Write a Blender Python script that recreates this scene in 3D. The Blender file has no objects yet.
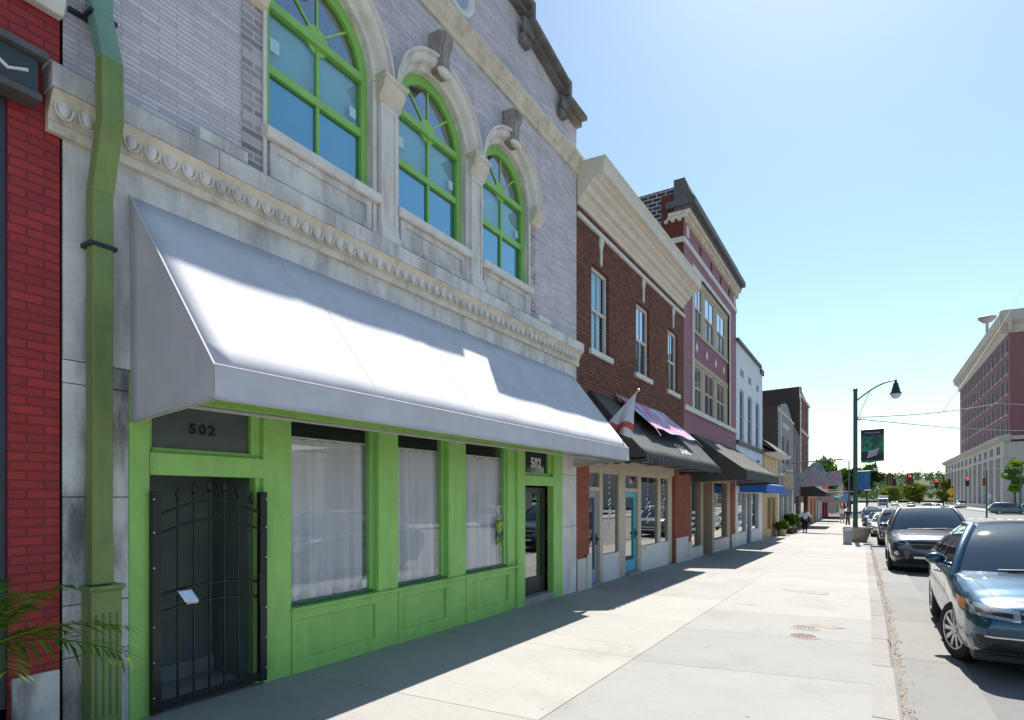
import bpy, bmesh, math, random
from mathutils import Vector, Matrix
from mathutils.bvhtree import BVHTree
random.seed(11)
S = bpy.context.scene
COL = S.collection
W = -5.2                      # the street front of the left-hand buildings
PI = math.pi
def R(d): return math.radians(d)

# ------------------------------------------------------------------ ground heights
GK = [(-60,.2),(-30,.15),(2,0),(5,-.04),(10,-.10),(18,-.22),(25,-.36),(33,-.5),(43,-.68),(50,-.79),(65,-.9),(160,-.9),(200,-.8),(420,-.5),(900,-.5)]
def g(y):
    for (a,p),(b,q) in zip(GK,GK[1:]):
        if y <= b: return p+(q-p)*(y-a)/(b-a)
    return -.5
def kerbx(y): return .02-.0105*max(0,y-12) if y<90 else .02-.0105*78
def walk(x,y): return g(y)-.01*(x+5.2)
def roadz(y): return g(y)-.14

# ------------------------------------------------------------------ things and meshes
def tag(o,label=None,cat=None,group=None,kind=None):
    if label: o['label']=label
    if cat: o['category']=cat
    if group: o['group']=group
    if kind: o['kind']=kind
    return o
def thing(name,label,cat,loc=(0,0,0),rz=0,group=None):
    o=bpy.data.objects.new(name,None); COL.objects.link(o)
    o.empty_display_size=.2
    o.location=loc; o.rotation_euler=(0,0,rz)
    return tag(o,label,cat,group)
def offset(p):
    v=Vector((0,0,0))
    while p: v+=p.location; p=p.parent
    return v
class MB:
    def __init__(s): s.v=[]; s.f=[]; s.m=[]; s.mi=0; s.col=[]
    def add(s,vs,fs):
        o=len(s.v); s.v+=[tuple(v) for v in vs]
        for f in fs: s.f.append([i+o for i in f]); s.m.append(s.mi)
        return s
    def box(s,x0,x1,y0,y1,z0,z1):
        return s.add([(x0,y0,z0),(x1,y0,z0),(x1,y1,z0),(x0,y1,z0),(x0,y0,z1),(x1,y0,z1),(x1,y1,z1),(x0,y1,z1)],
              [(0,3,2,1),(4,5,6,7),(0,1,5,4),(1,2,6,5),(2,3,7,6),(3,0,4,7)])
    def fb(s,u0,u1,v0,v1,d0,d1): return s.box(W+d0,W+d1,u0,u1,v0,v1)
    def quad(s,a,b,c,d): return s.add([a,b,c,d],[(0,1,2,3)])
    def poly(s,p): return s.add(p,[tuple(range(len(p)))])
    def prism_y(s,pts,y0,y1):                     # (x,z) outline drawn along the street
        n=len(pts); vs=[(x,y0,z) for x,z in pts]+[(x,y1,z) for x,z in pts]
        fs=[tuple(range(n)),tuple(range(2*n-1,n-1,-1))]+[(i,(i+1)%n,n+(i+1)%n,n+i) for i in range(n)]
        return s.add(vs,fs)
    def prism_x(s,pts,x0,x1):                     # (y,z) outline drawn out of the wall
        n=len(pts); vs=[(x0,y,z) for y,z in pts]+[(x1,y,z) for y,z in pts]
        fs=[tuple(range(n)),tuple(range(2*n-1,n-1,-1))]+[(i,(i+1)%n,n+(i+1)%n,n+i) for i in range(n)]
        return s.add(vs,fs)
    def prism_z(s,pts,z0,z1):
        n=len(pts); vs=[(x,y,z0) for x,y in pts]+[(x,y,z1) for x,y in pts]
        fs=[tuple(range(n)),tuple(range(2*n-1,n-1,-1))]+[(i,(i+1)%n,n+(i+1)%n,n+i) for i in range(n)]
        return s.add(vs,fs)
    def tube(s,pts,r,n=8,caps=True):
        P=[Vector(p) for p in pts]; rs=r if isinstance(r,(list,tuple)) else [r]*len(P)
        vs=[];fs=[]
        t0=(P[1]-P[0]).normalized()
        up=Vector((0,0,1)) if abs(t0.z)<.9 else Vector((0,1,0))
        for i,p in enumerate(P):
            t=((P[min(i+1,len(P)-1)]-P[max(i-1,0)])).normalized()
            a=t.cross(up); a=a.normalized() if a.length>1e-5 else Vector((1,0,0)); b=t.cross(a).normalized()
            for k in range(n):
                q=2*PI*(k+.5)/n; vs.append(p+a*math.cos(q)*rs[i]+b*math.sin(q)*rs[i])
        for i in range(len(P)-1):
            for k in range(n):
                fs.append((i*n+k,i*n+(k+1)%n,(i+1)*n+(k+1)%n,(i+1)*n+k))
        if caps: fs+= [tuple(range(n))[::-1],tuple(range((len(P)-1)*n,len(P)*n))]
        return s.add(vs,fs)
    def lathe(s,prof,c=(0,0,0),n=16,axis='z',sc=(1,1,1),caps=True):
        vs=[];fs=[]
        for r,h in prof:
            for k in range(n):
                a=2*PI*k/n; x,y,z=r*math.cos(a),r*math.sin(a),h
                if axis=='x': x,y,z=z,x,y
                elif axis=='y': x,y,z=y,z,x
                vs.append((c[0]+x*sc[0],c[1]+y*sc[1],c[2]+z*sc[2]))
        m=len(prof)
        for i in range(m-1):
            for k in range(n): fs.append((i*n+k,i*n+(k+1)%n,(i+1)*n+(k+1)%n,(i+1)*n+k))
        if caps and prof[0][0]>1e-4: fs.append(tuple(range(n))[::-1])
        if caps and prof[-1][0]>1e-4: fs.append(tuple(range((m-1)*n,m*n)))
        return s.add(vs,fs)
    def ball(s,c,r,n=10,m=6):
        if not isinstance(r,(tuple,list)): r=(r,r,r)
        return s.lathe([(math.sin(PI*i/m),-math.cos(PI*i/m)) for i in range(m+1)],c,n,'z',r)
    def grid(s,fn,nu,nv):
        vs=[fn(i/nu,j/nv) for j in range(nv+1) for i in range(nu+1)]
        fs=[(j*(nu+1)+i,j*(nu+1)+i+1,(j+1)*(nu+1)+i+1,(j+1)*(nu+1)+i) for j in range(nv) for i in range(nu)]
        return s.add(vs,fs)
    def build(s,name,mats,parent=None,smooth=None,bevel=0,local=False,weld=False,norm=True):
        me=bpy.data.meshes.new(name)
        off=Vector((0,0,0)) if local else offset(parent)
        me.from_pydata([Vector(v)-off for v in s.v],[],s.f)
        if not isinstance(mats,(list,tuple)): mats=[mats]
        for m in mats: me.materials.append(m)
        for p,i in zip(me.polygons,s.m): p.material_index=i
        if s.col:
            at=me.color_attributes.new('shade','FLOAT_COLOR','CORNER')
            for p in me.polygons:
                c=s.col[p.index]
                if not isinstance(c,tuple): c=(c,c,c)
                for li in p.loop_indices: at.data[li].color=c+(1,)
        if norm:
            bm=bmesh.new(); bm.from_mesh(me)
            if weld: bmesh.ops.remove_doubles(bm,verts=bm.verts,dist=1e-4)
            bmesh.ops.recalc_face_normals(bm,faces=bm.faces); bm.to_mesh(me); bm.free()
        if smooth:
            for p in me.polygons: p.use_smooth=True
            me.set_sharp_from_angle(angle=R(smooth))
        o=bpy.data.objects.new(name,me); COL.objects.link(o); o.parent=parent
        if bevel:
            b=o.modifiers.new('bevel','BEVEL'); b.width=bevel; b.segments=2; b.limit_method='ANGLE'; b.angle_limit=R(40)
        return o
def split(m,name,mats,parent,tol=.004,**k):
    # every touching cluster of faces becomes an object of its own
    par=list(range(len(m.v)))
    def fd(i):
        while par[i]!=i: par[i]=par[par[i]]; i=par[i]
        return i
    for f in m.f:
        for i in f[1:]: par[fd(i)]=fd(f[0])
    bb={}
    for i,v in enumerate(m.v):
        r=fd(i); b=bb.setdefault(r,[list(v),list(v)])
        for q in range(3): b[0][q]=min(b[0][q],v[q]); b[1][q]=max(b[1][q],v[q])
    K=list(bb); cl={r:r for r in K}
    def fc(r):
        while cl[r]!=r: r=cl[r]
        return r
    for i,a in enumerate(K):
        for c in K[i+1:]:
            if all(bb[a][0][q]-tol<=bb[c][1][q] and bb[c][0][q]-tol<=bb[a][1][q] for q in range(3)): cl[fc(c)]=fc(a)
    grp={}
    for f,mi in zip(m.f,m.m): grp.setdefault(fc(fd(f[0])),[]).append((f,mi))
    out=[]
    for fs in grp.values():
        n=MB(); mp={}
        for f,mi in fs:
            for i in f:
                if i not in mp: mp[i]=len(n.v); n.v.append(m.v[i])
            n.f.append([mp[i] for i in f]); n.m.append(mi)
        out.append(n.build(name,mats,parent,**k))
    return out
def struct(name,m,mats,kind='structure',**k):
    o=m.build(name,mats,**k); o['kind']=kind; return o
def copy_tree(o,parent=None):
    c=o.copy(); COL.objects.link(c)
    if parent: c.parent=parent
    for ch in list(o.children): copy_tree(ch,c)
    return c

# ------------------------------------------------------------------ materials
class NT:
    def __init__(s,name):
        s.m=bpy.data.materials.new(name); s.m.use_nodes=True; s.t=s.m.node_tree
        s.t.nodes.clear(); s.out=s.n('ShaderNodeOutputMaterial')
    def n(s,typ,**k):
        x=s.t.nodes.new(typ)
        for a,v in k.items(): setattr(x,a,v)
        return x
    def l(s,a,b): s.t.links.new(a,b)
    def obj(s): return s.n('ShaderNodeTexCoord').outputs['Object']
    def noise(s,co,scale,detail=5,rough=.6,dist=0):
        x=s.n('ShaderNodeTexNoise'); x.inputs['Scale'].default_value=scale; x.inputs['Detail'].default_value=detail
        x.inputs['Roughness'].default_value=rough; x.inputs['Distortion'].default_value=dist; s.l(co,x.inputs['Vector']); return x.outputs['Fac']
    def mapping(s,co,sc):
        x=s.n('ShaderNodeMapping'); x.inputs['Scale'].default_value=sc; s.l(co,x.inputs['Vector']); return x.outputs['Vector']
    def ramp(s,f,a,b,ca=(0,0,0,1),cb=(1,1,1,1)):
        x=s.n('ShaderNodeValToRGB'); e=x.color_ramp.elements; e[0].position=a; e[1].position=b; e[0].color=ca; e[1].color=cb
        s.l(f,x.inputs['Fac']); return x.outputs['Color']
    def mix(s,f,a,b,mode='MIX'):
        x=s.n('ShaderNodeMix',data_type='RGBA',blend_type=mode)
        for sock,v in ((x.inputs[0],f),(x.inputs[6],a),(x.inputs[7],b)):
            if isinstance(v,(int,float)): sock.default_value=v
            elif isinstance(v,(tuple,list)): sock.default_value=tuple(v)+((1,) if len(v)==3 else ())
            else: s.l(v,sock)
        return x.outputs[2]
    def math(s,op,a,b=0):
        x=s.n('ShaderNodeMath',operation=op)
        for sock,v in ((x.inputs[0],a),(x.inputs[1],b)):
            if isinstance(v,(int,float)): sock.default_value=v
            else: s.l(v,sock)
        return x.outputs[0]
    def bump(s,h,st=.3,d=.01):
        x=s.n('ShaderNodeBump'); x.inputs['Strength'].default_value=st; x.inputs['Distance'].default_value=d; s.l(h,x.inputs['Height']); return x.outputs['Normal']
    def pbsdf(s,col,rough=.7,metal=0,spec=.5,normal=None,coat=0):
        x=s.n('ShaderNodeBsdfPrincipled')
        if isinstance(col,(tuple,list)): x.inputs['Base Color'].default_value=tuple(col[:3])+(1,)
        else: s.l(col,x.inputs['Base Color'])
        if isinstance(rough,(int,float)): x.inputs['Roughness'].default_value=rough
        else: s.l(rough,x.inputs['Roughness'])
        x.inputs['Metallic'].default_value=metal; x.inputs['Specular IOR Level'].default_value=spec
        x.inputs['Coat Weight'].default_value=coat; x.inputs['Coat Roughness'].default_value=.04
        if normal: s.l(normal,x.inputs['Normal'])
        s.l(x.outputs[0],s.out.inputs['Surface']); return x
def mul(c,k): return tuple(min(1,a*k) for a in c[:3])
def surf(name,col,rough=.7,var=.12,scale=2.5,stain=None,stain_amt=.5,streak=6,metal=0,spec=.4,bump=.15,bscale=60,coat=0,lo=.5,hi=.75):
    n=NT(name); co=n.obj()
    f=n.noise(co,scale,6)
    c=n.mix(n.ramp(f,.3,.7),mul(col,1-var),mul(col,1+var))
    f3=n.noise(co,scale*14,3)
    c=n.mix(n.math('MULTIPLY',n.ramp(f3,.35,.7),.35),c,n.mix(1.,c,(.8,.8,.8),'MULTIPLY'))
    if stain:
        f2=n.noise(n.mapping(co,(1,1,1/streak)),scale*1.7,8,.65)
        c=n.mix(n.math('MULTIPLY',n.ramp(f2,lo,hi),stain_amt),c,stain)
    nm=n.bump(n.noise(co,bscale,4),bump,.01) if bump else None
    n.pbsdf(c,rough,metal,spec,nm,coat); return n.m
def brick(name,c1,c2,mortar,bw=.215,bh=.068,ms=.008,rough=.85,stain=(.1,.08,.07),stain_amt=.25,bump=.5,mix2=.25):
    n=NT(name); co=n.obj()
    geo=n.n('ShaderNodeNewGeometry'); sx=n.n('ShaderNodeSeparateXYZ'); n.l(geo.outputs['True Normal'],sx.inputs[0])
    sp=n.n('ShaderNodeSeparateXYZ'); n.l(co,sp.inputs[0])
    isx=n.math('GREATER_THAN',n.math('ABSOLUTE',sx.outputs[0]),.6)
    u=n.math('ADD',n.math('MULTIPLY',sp.outputs[1],isx),n.math('MULTIPLY',sp.outputs[0],n.math('SUBTRACT',1,isx)))
    cb=n.n('ShaderNodeCombineXYZ'); n.l(u,cb.inputs[0]); n.l(sp.outputs[2],cb.inputs[1])
    b=n.n('ShaderNodeTexBrick'); n.l(cb.outputs[0],b.inputs['Vector'])
    b.inputs['Scale'].default_value=1; b.inputs['Brick Width'].default_value=bw; b.inputs['Row Height'].default_value=bh
    b.inputs['Mortar Size'].default_value=ms; b.inputs['Mortar Smooth'].default_value=.2; b.inputs['Bias'].default_value=-.1
    b.inputs['Color1'].default_value=tuple(c1)+(1,); b.inputs['Color2'].default_value=tuple(c2)+(1,); b.inputs['Mortar'].default_value=tuple(mortar)+(1,)
    c=b.outputs['Color']
    f=n.noise(co,1.3,7)
    c=n.mix(n.math('MULTIPLY',n.ramp(f,.35,.75),mix2),c,n.mix(1.,c,(.55,.55,.58),'MULTIPLY'))
    f2=n.noise(n.mapping(co,(1,1,.16)),2.2,8,.65)
    c=n.mix(n.math('MULTIPLY',n.ramp(f2,.52,.78),stain_amt),c,stain)
    f3=n.noise(co,40,3); c=n.mix(n.math('MULTIPLY',n.ramp(f3,.3,.7),.25),c,n.mix(1.,c,(.7,.7,.7),'MULTIPLY'))
    h=n.math('ADD',n.math('MULTIPLY',b.outputs['Fac'],-1),n.math('MULTIPLY',f3,.4))
    n.pbsdf(c,rough,0,.3,n.bump(h,bump,.008)); return n.m
def glass(name,tint=(.8,.85,.85),refl=.10,rough=.0,gl=(1,1,1),trans=True,body=(.02,.025,.03),wave=.0):
    n=NT(name)
    fr=n.n('ShaderNodeLayerWeight'); fr.inputs['Blend'].default_value=.5
    nm=None
    if wave:
        nm=n.bump(n.noise(n.obj(),1.7,2),wave,.02)
    fac=n.math('MINIMUM',n.math('ADD',n.math('MULTIPLY',n.math('POWER',fr.outputs['Facing'],4.0),.85),refl+.03),1)
    gs=n.n('ShaderNodeBsdfGlossy'); gs.inputs['Roughness'].default_value=rough; gs.inputs['Color'].default_value=tuple(gl)+(1,)
    if nm: n.l(nm,gs.inputs['Normal'])
    if trans:
        b=n.n('ShaderNodeBsdfTransparent'); b.inputs['Color'].default_value=tuple(tint)+(1,)
    else:
        b=n.n('ShaderNodeBsdfDiffuse'); b.inputs['Color'].default_value=tuple(body)+(1,)
    mx=n.n('ShaderNodeMixShader'); n.l(fac,mx.inputs[0]); n.l(b.outputs[0],mx.inputs[1]); n.l(gs.outputs[0],mx.inputs[2])
    n.l(mx.outputs[0],n.out.inputs['Surface']); return n.m
def plain(name,col,rough=.5,metal=0,spec=.5,coat=0):
    n=NT(name); co=n.obj()
    c=n.mix(n.ramp(n.noise(co,9,4),.35,.7),mul(col,.9),mul(col,1.08))
    n.pbsdf(c,rough,metal,spec,None,coat); return n.m
def fabric(name,col,rough=.85,trans=.0,col2=None):
    n=NT(name); co=n.obj()
    c=n.mix(n.ramp(n.noise(co,2.5,6),.35,.7),mul(col,.93),mul(col,1.04))
    c=n.mix(n.math('MULTIPLY',n.ramp(n.noise(n.mapping(co,(1,1,.25)),3.1,8,.7),.5,.8),.35),c,mul(col,.72))
    w=n.noise(co,220,2)
    x=n.pbsdf(c,rough,0,.25,n.bump(w,.15,.003))
    if trans:
        tr=n.n('ShaderNodeBsdfTranslucent'); n.l(c,tr.inputs['Color'])
        mx=n.n('ShaderNodeMixShader'); mx.inputs[0].default_value=trans
        n.l(x.outputs[0],mx.inputs[1]); n.l(tr.outputs[0],mx.inputs[2]); n.l(mx.outputs[0],n.out.inputs['Surface'])
    return n.m
def sheer(name,col,clear=.25):
    n=NT(name)
    d=n.n('ShaderNodeBsdfDiffuse'); d.inputs['Color'].default_value=tuple(col)+(1,)
    t=n.n('ShaderNodeBsdfTranslucent'); t.inputs['Color'].default_value=tuple(col)+(1,)
    p=n.n('ShaderNodeBsdfTransparent')
    a=n.n('ShaderNodeMixShader'); a.inputs[0].default_value=.22; n.l(d.outputs[0],a.inputs[1]); n.l(t.outputs[0],a.inputs[2])
    b=n.n('ShaderNodeMixShader'); b.inputs[0].default_value=clear; n.l(a.outputs[0],b.inputs[1]); n.l(p.outputs[0],b.inputs[2])
    n.l(b.outputs[0],n.out.inputs['Surface']); return n.m
def leafmat(name,c1,c2,trans=.35):
    n=NT(name); oi=n.n('ShaderNodeNewGeometry')
    c=n.mix(n.ramp(oi.outputs['Random Per Island'],.1,.9),c1,c2)
    d=n.n('ShaderNodeBsdfDiffuse'); n.l(c,d.inputs['Color'])
    t=n.n('ShaderNodeBsdfTranslucent'); n.l(n.mix(1.,c,(1.2,1.25,.6),'MULTIPLY'),t.inputs['Color'])
    mx=n.n('ShaderNodeMixShader'); mx.inputs[0].default_value=trans; n.l(d.outputs[0],mx.inputs[1]); n.l(t.outputs[0],mx.inputs[2])
    n.l(mx.outputs[0],n.out.inputs['Surface']); return n.m
def lamp_glow(name,col,st):
    n=NT(name); e=n.n('ShaderNodeEmission'); e.inputs['Color'].default_value=tuple(col)+(1,); e.inputs['Strength'].default_value=st
    n.l(e.outputs[0],n.out.inputs['Surface']); return n.m

lime=surf('limestone',(.70,.665,.64),.85,.18,1.6,(.20,.18,.17),.85,4,bump=.3,bscale=45,lo=.47,hi=.78)
lime_pale=surf('pale limestone',(.75,.71,.67),.8,.1,2.2,(.28,.24,.22),.6,4,bump=.25,bscale=40)
lime_warm=surf('warm limestone',(.71,.63,.52),.8,.14,3,(.2,.15,.1),.5,2,bump=.2)
lime_dark=surf('blackened stone',(.17,.155,.15),.9,.3,3,(.4,.38,.36),.35,3,bump=.3)
marble=surf('weathered marble',(.72,.71,.69),.55,.16,1.4,(.10,.10,.10),.85,3,bump=.12,lo=.46,hi=.64)
buff_brick=brick('grey buff brick',(.76,.69,.74),(.55,.49,.54),(.50,.46,.50),.30,.043,.006,stain=(.22,.2,.2),stain_amt=.35,mix2=.3)
dark_toothing=brick('dark toothed brick',(.26,.235,.25),(.62,.57,.6),(.6,.55,.56),.26,.075,.012)
red_paint_brick=brick('red painted brick',(.46,.045,.044),(.33,.032,.034),(.21,.03,.033),.21,.068,.008,.55,stain_amt=.15,mix2=.35)
rust_brick=brick('dark red brick',(.29,.10,.058),(.14,.05,.03),(.055,.035,.028),.215,.076,.013,stain_amt=.2)
pier_brick=brick('orange red brick',(.40,.11,.06),(.31,.08,.045),(.22,.12,.09),.215,.068,.007,stain_amt=.2)
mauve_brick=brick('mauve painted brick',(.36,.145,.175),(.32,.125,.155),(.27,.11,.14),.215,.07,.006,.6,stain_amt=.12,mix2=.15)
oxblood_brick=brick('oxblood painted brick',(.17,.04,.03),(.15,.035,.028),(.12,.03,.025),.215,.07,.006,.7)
sidewall_brick=brick('dark brick with pale mortar',(.05,.042,.05),(.08,.06,.065),(.42,.41,.43),.30,.14,.022,stain_amt=.15)  # near-black bricks in pale mortar, for the mauve building's side wall
white_brick=brick('white painted brick',(.80,.82,.87),(.76,.78,.83),(.68,.7,.76),.215,.07,.006,.6,stain=(.4,.4,.4),stain_amt=.2,mix2=.12)
grey_brick=brick('grey brick',(.33,.31,.31),(.27,.26,.26),(.38,.36,.35),.215,.07,.008)
brown_brick=brick('dark brown brick',(.075,.05,.042),(.055,.04,.035),(.06,.05,.045),.215,.07,.008)  # very dark brown brick for side and back walls
far_brick=brick('far plum brick',(.27,.11,.13),(.24,.10,.12),(.28,.16,.17),.3,.1,.012,stain_amt=.1)
green=surf('lime green paint',(.35,.66,.165),.45,.09,3,(.12,.24,.09),.35,5,spec=.45,bump=.12,bscale=70)
green_deep=surf('deeper green paint',(.25,.53,.14),.42,.06,3,spec=.5,bump=.06)
green_edge=plain('dark green paint',(.05,.15,.075),.4)
down_green=surf('olive downspout paint',(.205,.275,.085),.45,.14,2.5,(.07,.10,.05),.55,5,bump=.08)
down_verd=surf('verdigris paint',(.19,.33,.24),.45,.12,2.5,(.08,.12,.07),.4,5,bump=.08)
cream=surf('cream paint',(.62,.54,.41),.55,.08,3,(.3,.22,.14),.25,6,bump=.08)
tan=surf('tan paint',(.47,.37,.26),.6,.1,3,(.2,.13,.08),.3,6,bump=.1)
white_paint=surf('white paint',(.78,.77,.74),.55,.05,3,(.45,.42,.38),.25,6,bump=.08)
bone=surf('bone white trim',(.7,.66,.6),.55,.07,3,(.4,.35,.3),.3,5,bump=.1)
black_metal=plain('black painted iron',(.012,.012,.014),.38)
steel=plain('brushed steel',(.62,.62,.64),.28,.9)
dark_metal=surf('dark sheet metal',(.10,.095,.095),.55,.25,3,(.2,.19,.18),.4,3)
concrete_step=surf('step concrete',(.36,.35,.33),.85,.12,3,(.18,.17,.16),.4,2)
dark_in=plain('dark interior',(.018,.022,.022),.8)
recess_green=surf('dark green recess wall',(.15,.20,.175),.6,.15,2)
shop_glass=glass('shop window glass',(.99,.995,1.),.10)
mirror_glass=glass('dark shop glass',(.6,.65,.65),.24,wave=.02)
sash_glass=glass('sash glass',(.62,.88,.96),.14,gl=(.75,.93,1.0),wave=.05)
blue_pane=glass('blue tinted glass',(.26,.66,.92),.34,gl=(.6,.9,1.0),wave=.05)  # lower sash panes, blue in both tint and gloss colour
clear_sash=glass('upper sash glass',(.6,.7,.75),.35,gl=(.8,.9,1))
far_glass=plain('far window glass',(.035,.045,.07),.12,0,.4)
curtain_mat=sheer('sheer white curtain',(.95,.95,.99),.03)
blind_mat=surf('venetian blind slats',(.70,.74,.76),.6,.06,4)
awning_grey=fabric('grey awning canvas',(.60,.585,.62),.85)
awning_black=fabric('black awning canvas',(.06,.058,.055),.65)
awning_blue=fabric('blue awning canvas',(.035,.16,.55),.6)
awning_green=fabric('green awning canvas',(.03,.36,.24),.7)
awn_bar=plain('awning frame bar',(.62,.6,.58),.4,.3)
tyre_m=plain('tyre rubber',(.012,.012,.013),.85)
rim_m=plain('alloy rim',(.55,.56,.58),.3,.9)
trim_m=plain('black plastic trim',(.014,.014,.016),.5)
chrome_m=plain('chrome trim',(.75,.76,.78),.12,1)
lens_m=plain('clear lens',(.42,.44,.46),.06,.6,.8,1)
amber_m=plain('amber lens',(.75,.22,.02),.12,0,.6,1)
redlens_m=plain('red lens',(.5,.012,.012),.12,0,.6,1)
carglass_m=glass('tinted car glass',rough=.025,refl=.16,trans=False,body=(.012,.016,.02),gl=(.9,.97,1))
pole_green=surf('dark green pole paint',(.025,.085,.075),.4,.12,5,spec=.5,bump=.05)
# ------------------------------------------------------------------ walls with openings
def arch_top(o):
    c=(o['u0']+o['u1'])/2; r=(o['u1']-o['u0'])/2
    return lambda u: o['v1']+math.sqrt(max(0,r*r-(u-c)**2))
def wall(m,u0,u1,v0,top,ops=(),x=W,rev=.12,mi=0,rmi=0):
    if isinstance(top,(int,float)): top=[(u0,top),(u1,top)]
    def tf(u,side=0):
        for (a,p),(b,q) in zip(top,top[1:]):
            if b-a<1e-6: continue
            if a-1e-6<=u<=b+1e-6 and not (side>0 and abs(u-b)<1e-6 and u<top[-1][0]-1e-6): return p+(q-p)*(u-a)/(b-a)
        return top[-1][1]
    us={u0,u1}|{min(max(a,u0),u1) for a,_ in top}
    for o in ops:
        us|={o['u0'],o['u1']}
        if o.get('arch'):
            r=(o['u1']-o['u0'])/2; c=(o['u0']+o['u1'])/2
            us|={c-r*math.cos(PI*k/20) for k in range(21)}
        o['tf']=arch_top(o) if o.get('arch') else (lambda u,o=o:o['v1'])
    us=sorted(us); us=[us[0]]+[b for a,b in zip(us,us[1:]) if b-a>1e-5]
    for a,b in zip(us,us[1:]):
        mid=(a+b)/2; ca=cb=v0
        m.mi=mi
        for o in sorted([o for o in ops if o['u0']<mid<o['u1']],key=lambda o:o['v0']):
            if o['v0']>ca+1e-5: m.quad((x,a,ca),(x,b,cb),(x,b,o['v0']),(x,a,o['v0']))
            ca,cb=o['tf'](a),o['tf'](b)
            r=o.get('rev',rev); m.mi=rmi
            m.quad((x,a,ca),(x,b,cb),(x-r,b,cb),(x-r,a,ca))
            m.quad((x,a,o['v0']),(x,b,o['v0']),(x-r,b,o['v0']),(x-r,a,o['v0'])); m.mi=mi
        ta,tb=tf(a,1),tf(b)
        m.quad((x,a,ca),(x,b,cb),(x,b,tb),(x,a,ta))
    m.mi=rmi
    for o in ops:
        r=o.get('rev',rev)
        for u in (o['u0'],o['u1']):
            m.quad((x,u,o['v0']),(x,u,o['v1']),(x-r,u,o['v1']),(x-r,u,o['v0']))
    m.mi=0
    return m
def shell(parent,u0,u1,vt,side_mat,back=-24,vb=-1.2,roof_v=None,x=W):
    m=MB(); t=x-.02
    m.quad((t,u0,vb),(back,u0,vb),(back,u0,vt),(t,u0,vt)); m.quad((t,u1,vb),(back,u1,vb),(back,u1,vt),(t,u1,vt)); m.quad((back,u0,vb),(back,u1,vb),(back,u1,vt),(back,u0,vt))
    m.build('side_wall',side_mat,parent,norm=False)
    r=roof_v or vt-.5; q=MB(); q.quad((t,u0,r),(t,u1,r),(back,u1,r),(back,u0,r)); q.build('roof',dark_metal,parent)
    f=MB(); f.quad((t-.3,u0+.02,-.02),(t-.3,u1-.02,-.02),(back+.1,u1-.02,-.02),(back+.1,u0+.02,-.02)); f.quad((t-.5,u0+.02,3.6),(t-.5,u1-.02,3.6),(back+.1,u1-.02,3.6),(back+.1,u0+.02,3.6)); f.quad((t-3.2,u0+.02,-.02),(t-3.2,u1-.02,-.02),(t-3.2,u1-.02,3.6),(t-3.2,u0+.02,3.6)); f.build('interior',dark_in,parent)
def text(name,s,size,o,ux,uy,mat,parent,ext=.004,bold=.0,squash=1,shear=0,local=False,sp_=1.12):
    cu=bpy.data.curves.new(name,'FONT'); cu.body=s; cu.size=size; cu.extrude=ext; cu.offset=bold; cu.space_character=sp_; cu.align_x='CENTER'; cu.align_y='CENTER'; cu.shear=shear
    t=bpy.data.objects.new(name,cu); COL.objects.link(t); bpy.context.view_layer.update()
    me=bpy.data.meshes.new_from_object(t.evaluated_get(bpy.context.evaluated_depsgraph_get()))
    bpy.data.objects.remove(t)
    ux=Vector(ux).normalized(); uy=Vector(uy).normalized(); uz=ux.cross(uy)
    M=Matrix((ux*squash,uy,uz)).transposed().to_4x4(); M.translation=Vector(o)-(Vector((0,0,0)) if local else offset(parent))
    me.transform(M); me.materials.clear(); me.materials.append(mat)
    ob=bpy.data.objects.new(name,me); COL.objects.link(ob); ob.parent=parent; return ob
def sash_window(p,u0,u1,v0,v1,x,fm,gl_up,gl_lo,blind=True,bar=.06,mull=True,name='window',cross=False):
    """double-hung window: frame > glass, blind"""
    f=MB(); d0,d1=x-.05,x+.02
    def bx(a,b,c,d,e0=d0,e1=d1): f.box(e0,e1,a,b,c,d)
    bx(u0,u0+bar,v0,v1); bx(u1-bar,u1,v0,v1); bx(u0+bar,u1-bar,v1-bar,v1); bx(u0+bar,u1-bar,v0,v0+bar)
    vm=(v0+v1)/2; bx(u0+bar,u1-bar,vm-.03,vm+.03,d0+.005,d1-.005)
    if mull: bx((u0+u1)/2-.016,(u0+u1)/2+.016,v0+bar,v1-bar,d0+.012,d1-.012)
    o=f.build(name,fm,p,bevel=.006)
    q=MB(); q.quad((x-.012,u0+bar,vm),(x-.012,u1-bar,vm),(x-.012,u1-bar,v1-bar),(x-.012,u0+bar,v1-bar)); q.mi=1
    q.quad((x-.03,u0+bar,v0+bar),(x-.03,u1-bar,v0+bar),(x-.03,u1-bar,vm),(x-.03,u0+bar,vm)); q.build('glass',[gl_up,gl_lo],o)
    if blind:
        b=MB(); n=int((v1-v0)/.06)
        for k in range(n):
            z=v0+(k+.5)*(v1-v0)/n; b.quad((x-.16,u0+.03,z-.022),(x-.16,u1-.03,z-.022),(x-.125,u1-.03,z+.026),(x-.125,u0+.03,z+.026))
        b.build('blind',blind_mat,o,norm=False)
    return o

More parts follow.
